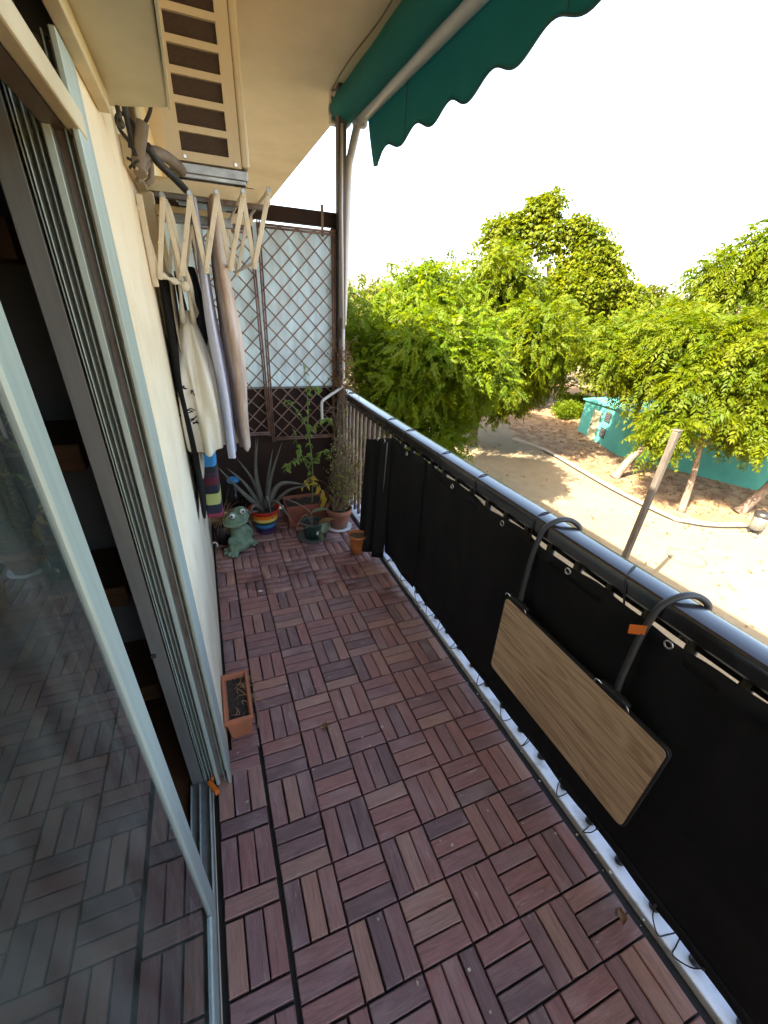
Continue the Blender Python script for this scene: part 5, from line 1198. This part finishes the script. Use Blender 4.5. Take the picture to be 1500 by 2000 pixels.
# nearest tree, left, mostly in the shade of the block
c1 = ell(4.3, 6.7, 0.2, 1.6, 1.75, 1.55, 44, 0.5, 0.8, 1) + [(3.6, 6.2, -1.0, .7), (4.4, 5.9, -1.1, .65), (4.9, 6.3, -1.0, .7), (3.2, 6.5, -.6, .7), (3.1, 6.8, .4, .7), (2.9, 6.9, 1.2, .6)]
tree('broad_tree', 'bushy green tree nearest the railing, half in the shade of the block', (4.9, 7.2), [[(4.85, 7.2, -1.8), (4.7, 7.0, -0.4)], [(4.75, 7.05, -.8), (4.0, 6.6, 0.3), (3.6, 6.4, 1.2)], [(4.75, 7.05, -.6), (5.3, 7.2, 0.4), (5.6, 7.4, 1.4)], [(4.7, 7.0, -.5), (4.7, 7.0, .8), (4.5, 6.9, 1.8)]],
     c1, 14000, m_leafC, 101, L=0.26, ll=0.072, lw=0.033, droop=.3)
c2 = ell(8.6, 10.6, 0.75, 2.2, 2.5, 1.95, 40, 0.7, 1.15, 2) + [(8.9, 10.1, -1.4, .7), (8.2, 10.8, -1.3, .8), (7.4, 11.2, -1.2, .9), (9.6, 9.8, -1.0, .7), (10.3, 9.4, -.4, .8), (6.6, 11.6, -.6, 1.0)]
tree('broad_tree', 'wide sunlit yellow green tree in the middle of the view', (9.0, 11.0), [[(9.0, 11.0, -1.6), (8.8, 10.8, -0.3)], [(8.85, 10.85, -.6), (7.8, 10.2, .6), (7.2, 9.8, 1.6)], [(8.85, 10.85, -.5), (9.8, 10.6, .5), (10.4, 10.2, 1.3)], [(8.8, 10.8, -.3), (8.6, 10.8, 1.0), (8.3, 10.6, 2.2)]],
     c2, 16500, m_leafA, 102, L=0.31, ll=0.09, lw=0.042, droop=.3)
# tall plane tree behind
c3 = ell(16.6, 16.0, 1.2, 2.4, 2.6, 1.9, 26, 0.8, 1.3, 3) + [(13.5, 18.0, 4.5, .85), (14.0, 17.5, 4.8, .8), (14.6, 16.9, 5.3, .75), (15.0, 16.5, 5.55, .65), (15.9, 15.7, 4.7, .7), (16.4, 15.3, 4.35, .75), (16.9, 14.9, 3.7, .9), (14.0, 17.5, 3.8, 1.0), (15.1, 16.5, 4.4, 1.0), (16.2, 15.5, 3.3, 1.1), (17.4, 14.6, 2.8, .95), (18.1, 14.0, 2.1, .95)]
tree('plane_tree', 'tallest tree in view, yellow green and rising above the others', (16.6, 16.6), [[(16.6, 16.6, -1), (16.4, 16.6, 1.5), (15.8, 16.9, 3.5)], [(16.5, 16.6, .5), (15.4, 17.4, 2.5), (14.6, 17.9, 3.8)], [(16.5, 16.6, .8), (17.3, 15.6, 2.2), (17.8, 15.0, 2.9)]],
     c3, 19000, m_leafB, 103, L=0.26, nl=2, ll=0.165, lw=0.125, droop=.4, tr=.22)
# right hand trees with the bright pinnate leaves
tree('slender_tree', 'tree with a crooked forked trunk in front of the teal hut', (11.65, 6.85), [[(11.95, 6.75, -2.3), (12.25, 6.55, -1.75), (12.2, 6.75, -1.3)], [(12.2, 6.65, -1.8), (11.9, 7.0, -1.35), (11.8, 7.05, -.6), (11.6, 6.9, .4)], [(12.2, 6.55, -1.8), (12.6, 6.2, -1.4), (12.5, 6.0, -.6), (12.2, 5.9, .6)]],
     ell(11.6, 7.0, 0.7, 1.5, 1.4, 0.9, 16, 0.55, 0.85, 5, 0.0) + [(10.9, 6.6, -0.2, .45), (11.3, 7.5, -.1, .45)], 4725, m_leafA, 104, L=.40, ll=.112, lw=.043, droop=.4, tr=.13)
tree('slender_tree', 'tree with a thin straight trunk and leaves hanging beside the bare pole', (11.35, 4.45), [[(11.3, 4.5, -2.2), (11.2, 4.55, -1.5), (11.0, 4.6, -.7)], [(11.2, 4.55, -1.4), (10.7, 4.9, -.6), (10.5, 5.0, .3)], [(11.1, 4.5, -1.2), (11.5, 4.2, -.4), (11.6, 4.0, .5)]],
     ell(10.8, 4.9, 0.45, 1.3, 1.3, 1.05, 15, 0.5, 0.85, 6) + [(9.9, 4.75, -1.0, .45), (10.2, 5.0, -.7, .5), (10.6, 5.3, -.75, .4), (9.7, 4.4, -.55, .4)], 4387, m_leafA, 105, L=.40, ll=.112, lw=.043, droop=.4, tr=.09)
tree('slender_tree', 'tree with a leaning forked trunk near the litter bin', (12.95, 3.95), [[(13.2, 3.75, -2.2), (13.35, 3.7, -1.5)], [(13.3, 3.72, -1.7), (13.0, 4.1, -1.2), (12.4, 4.5, -.8), (11.9, 4.7, -.2)], [(13.3, 3.7, -1.6), (13.7, 3.3, -1.1), (14.0, 2.9, -.2), (13.8, 2.8, .8)], [(13.35, 3.7, -1.5), (13.2, 3.8, -.5), (13.0, 3.9, .6)]],
     ell(12.7, 4.1, 0.35, 1.5, 1.4, 1.0, 18, 0.55, 0.9, 7, -.5) + [(11.7, 4.2, -.65, .45), (11.3, 3.6, -.75, .45), (11.8, 3.3, -.55, .5), (11.2, 3.9, -.3, .6)], 5400, m_leafA, 106, L=.40, ll=.112, lw=.043, droop=.4, tr=.14)
tree('airy_tree', 'taller airy tree at the far right edge with a bare stem showing', (15.2, 7.2), [[(15.1, 7.2, -1), (15.0, 7.2, .8), (14.9, 7.3, 2.0)], [(15.0, 7.2, .9), (15.4, 6.8, 1.9), (15.6, 6.6, 2.8)], [(15.0, 7.2, 1.0), (14.4, 7.8, 1.9), (14.1, 8.0, 2.6)]],
     [(14.6, 7.6, 2.9, .75), (15.0, 7.1, 3.3, .8), (14.2, 8.1, 2.5, .6), (15.4, 6.7, 3.1, .9), (15.0, 7.2, 2.5, .7), (15.8, 6.2, 2.9, .9), (14.4, 7.9, 2.0, .5)], 1700, m_leafA, 107, L=.45, ll=.13, lw=.045, tr=.12)
# middle and far trees that close the gaps below the skyline
far_trees = [(21.5, 15.6, 4.9, 2.5, 'round yellowish tree on the skyline behind the airy tree', 211), (24.0, 21.5, 4.6, 2.8, 'dull tree right behind the tallest tree', 212), (14.5, 22, 4.4, 2.8, 'dark tree behind the middle of the view, left of the tallest tree', 213),
             (9.5, 24, 4.8, 3.0, 'rounded tree far behind the nearest tree', 214), (20, 10.6, 4.0, 2.4, 'leafy tree behind the roof of the teal hut', 215), (21, 6.0, 4.2, 2.5, 'leafy tree behind the right end of the teal hut', 216), (27, 13, 4.6, 3.0, 'distant tree in the gap over the teal hut', 217), (17.5, 12.6, 3.6, 1.7, 'small tree on a thin stem behind the hedge', 218), (30, 22, 5.2, 3.4, 'farthest tree on the skyline', 219), (12.5, 16.5, 4.2, 2.1, 'tree between the sunlit middle tree and the tallest one', 220)]
for x, y_, h, rr, lab, sd in far_trees:
    tree('background_tree', lab, (x, y_), [[(x, y_, G + h * .35), (x + .1, y_, G + h * .7)]], ell(x, y_, G + h * .78, rr, rr, rr * .72, 12, rr * .36, rr * .52, sd), 2200, m_leafD, sd, group='trees in the background', L=0.4, nl=2, ll=0.22, lw=0.14, droop=.4, tr=.15)
# hedge
for (x, y_, l_, w_, h_) in ((16.4, 13.9, 1.5, .8, .65), (17.9, 15.2, 1.6, .8, .8)):
    hd = thing('hedge', 'low clipped hedge beside the end of the teal hut' if x < 17 else 'second hedge set back behind the clipped one', 'hedge', (x, y_, G))
    leafcloud([(x + random.uniform(-l_, l_) * .5, y_ + random.uniform(-w_, w_) * .6, G + random.uniform(.05, h_)) for k in range(300)], 2600, 0.12, 0.04, 0.06, int(x * 10), 'foliage', m_leafC, hd)['kind'] = 'stuff'
# pale building far behind the trees
fb = thing('far_building', 'pale low building glimpsed between the trees on the right', 'building', (34, 16, G))
MB().box(31, 38, 8, 22, G, 1.6).build('wall', mat('far_render', (0.6, 0.58, 0.55), .8), fb)
MB().box(30.8, 38.2, 7.8, 22.2, 1.605, 1.8).build('roof', m_kerb, fb)
for k in range(7):
    MB().box(30.97, 30.998, 9 + 1.8 * k, 9.9 + 1.8 * k, -1.0, 0.2).build('window', m_alud, fb)
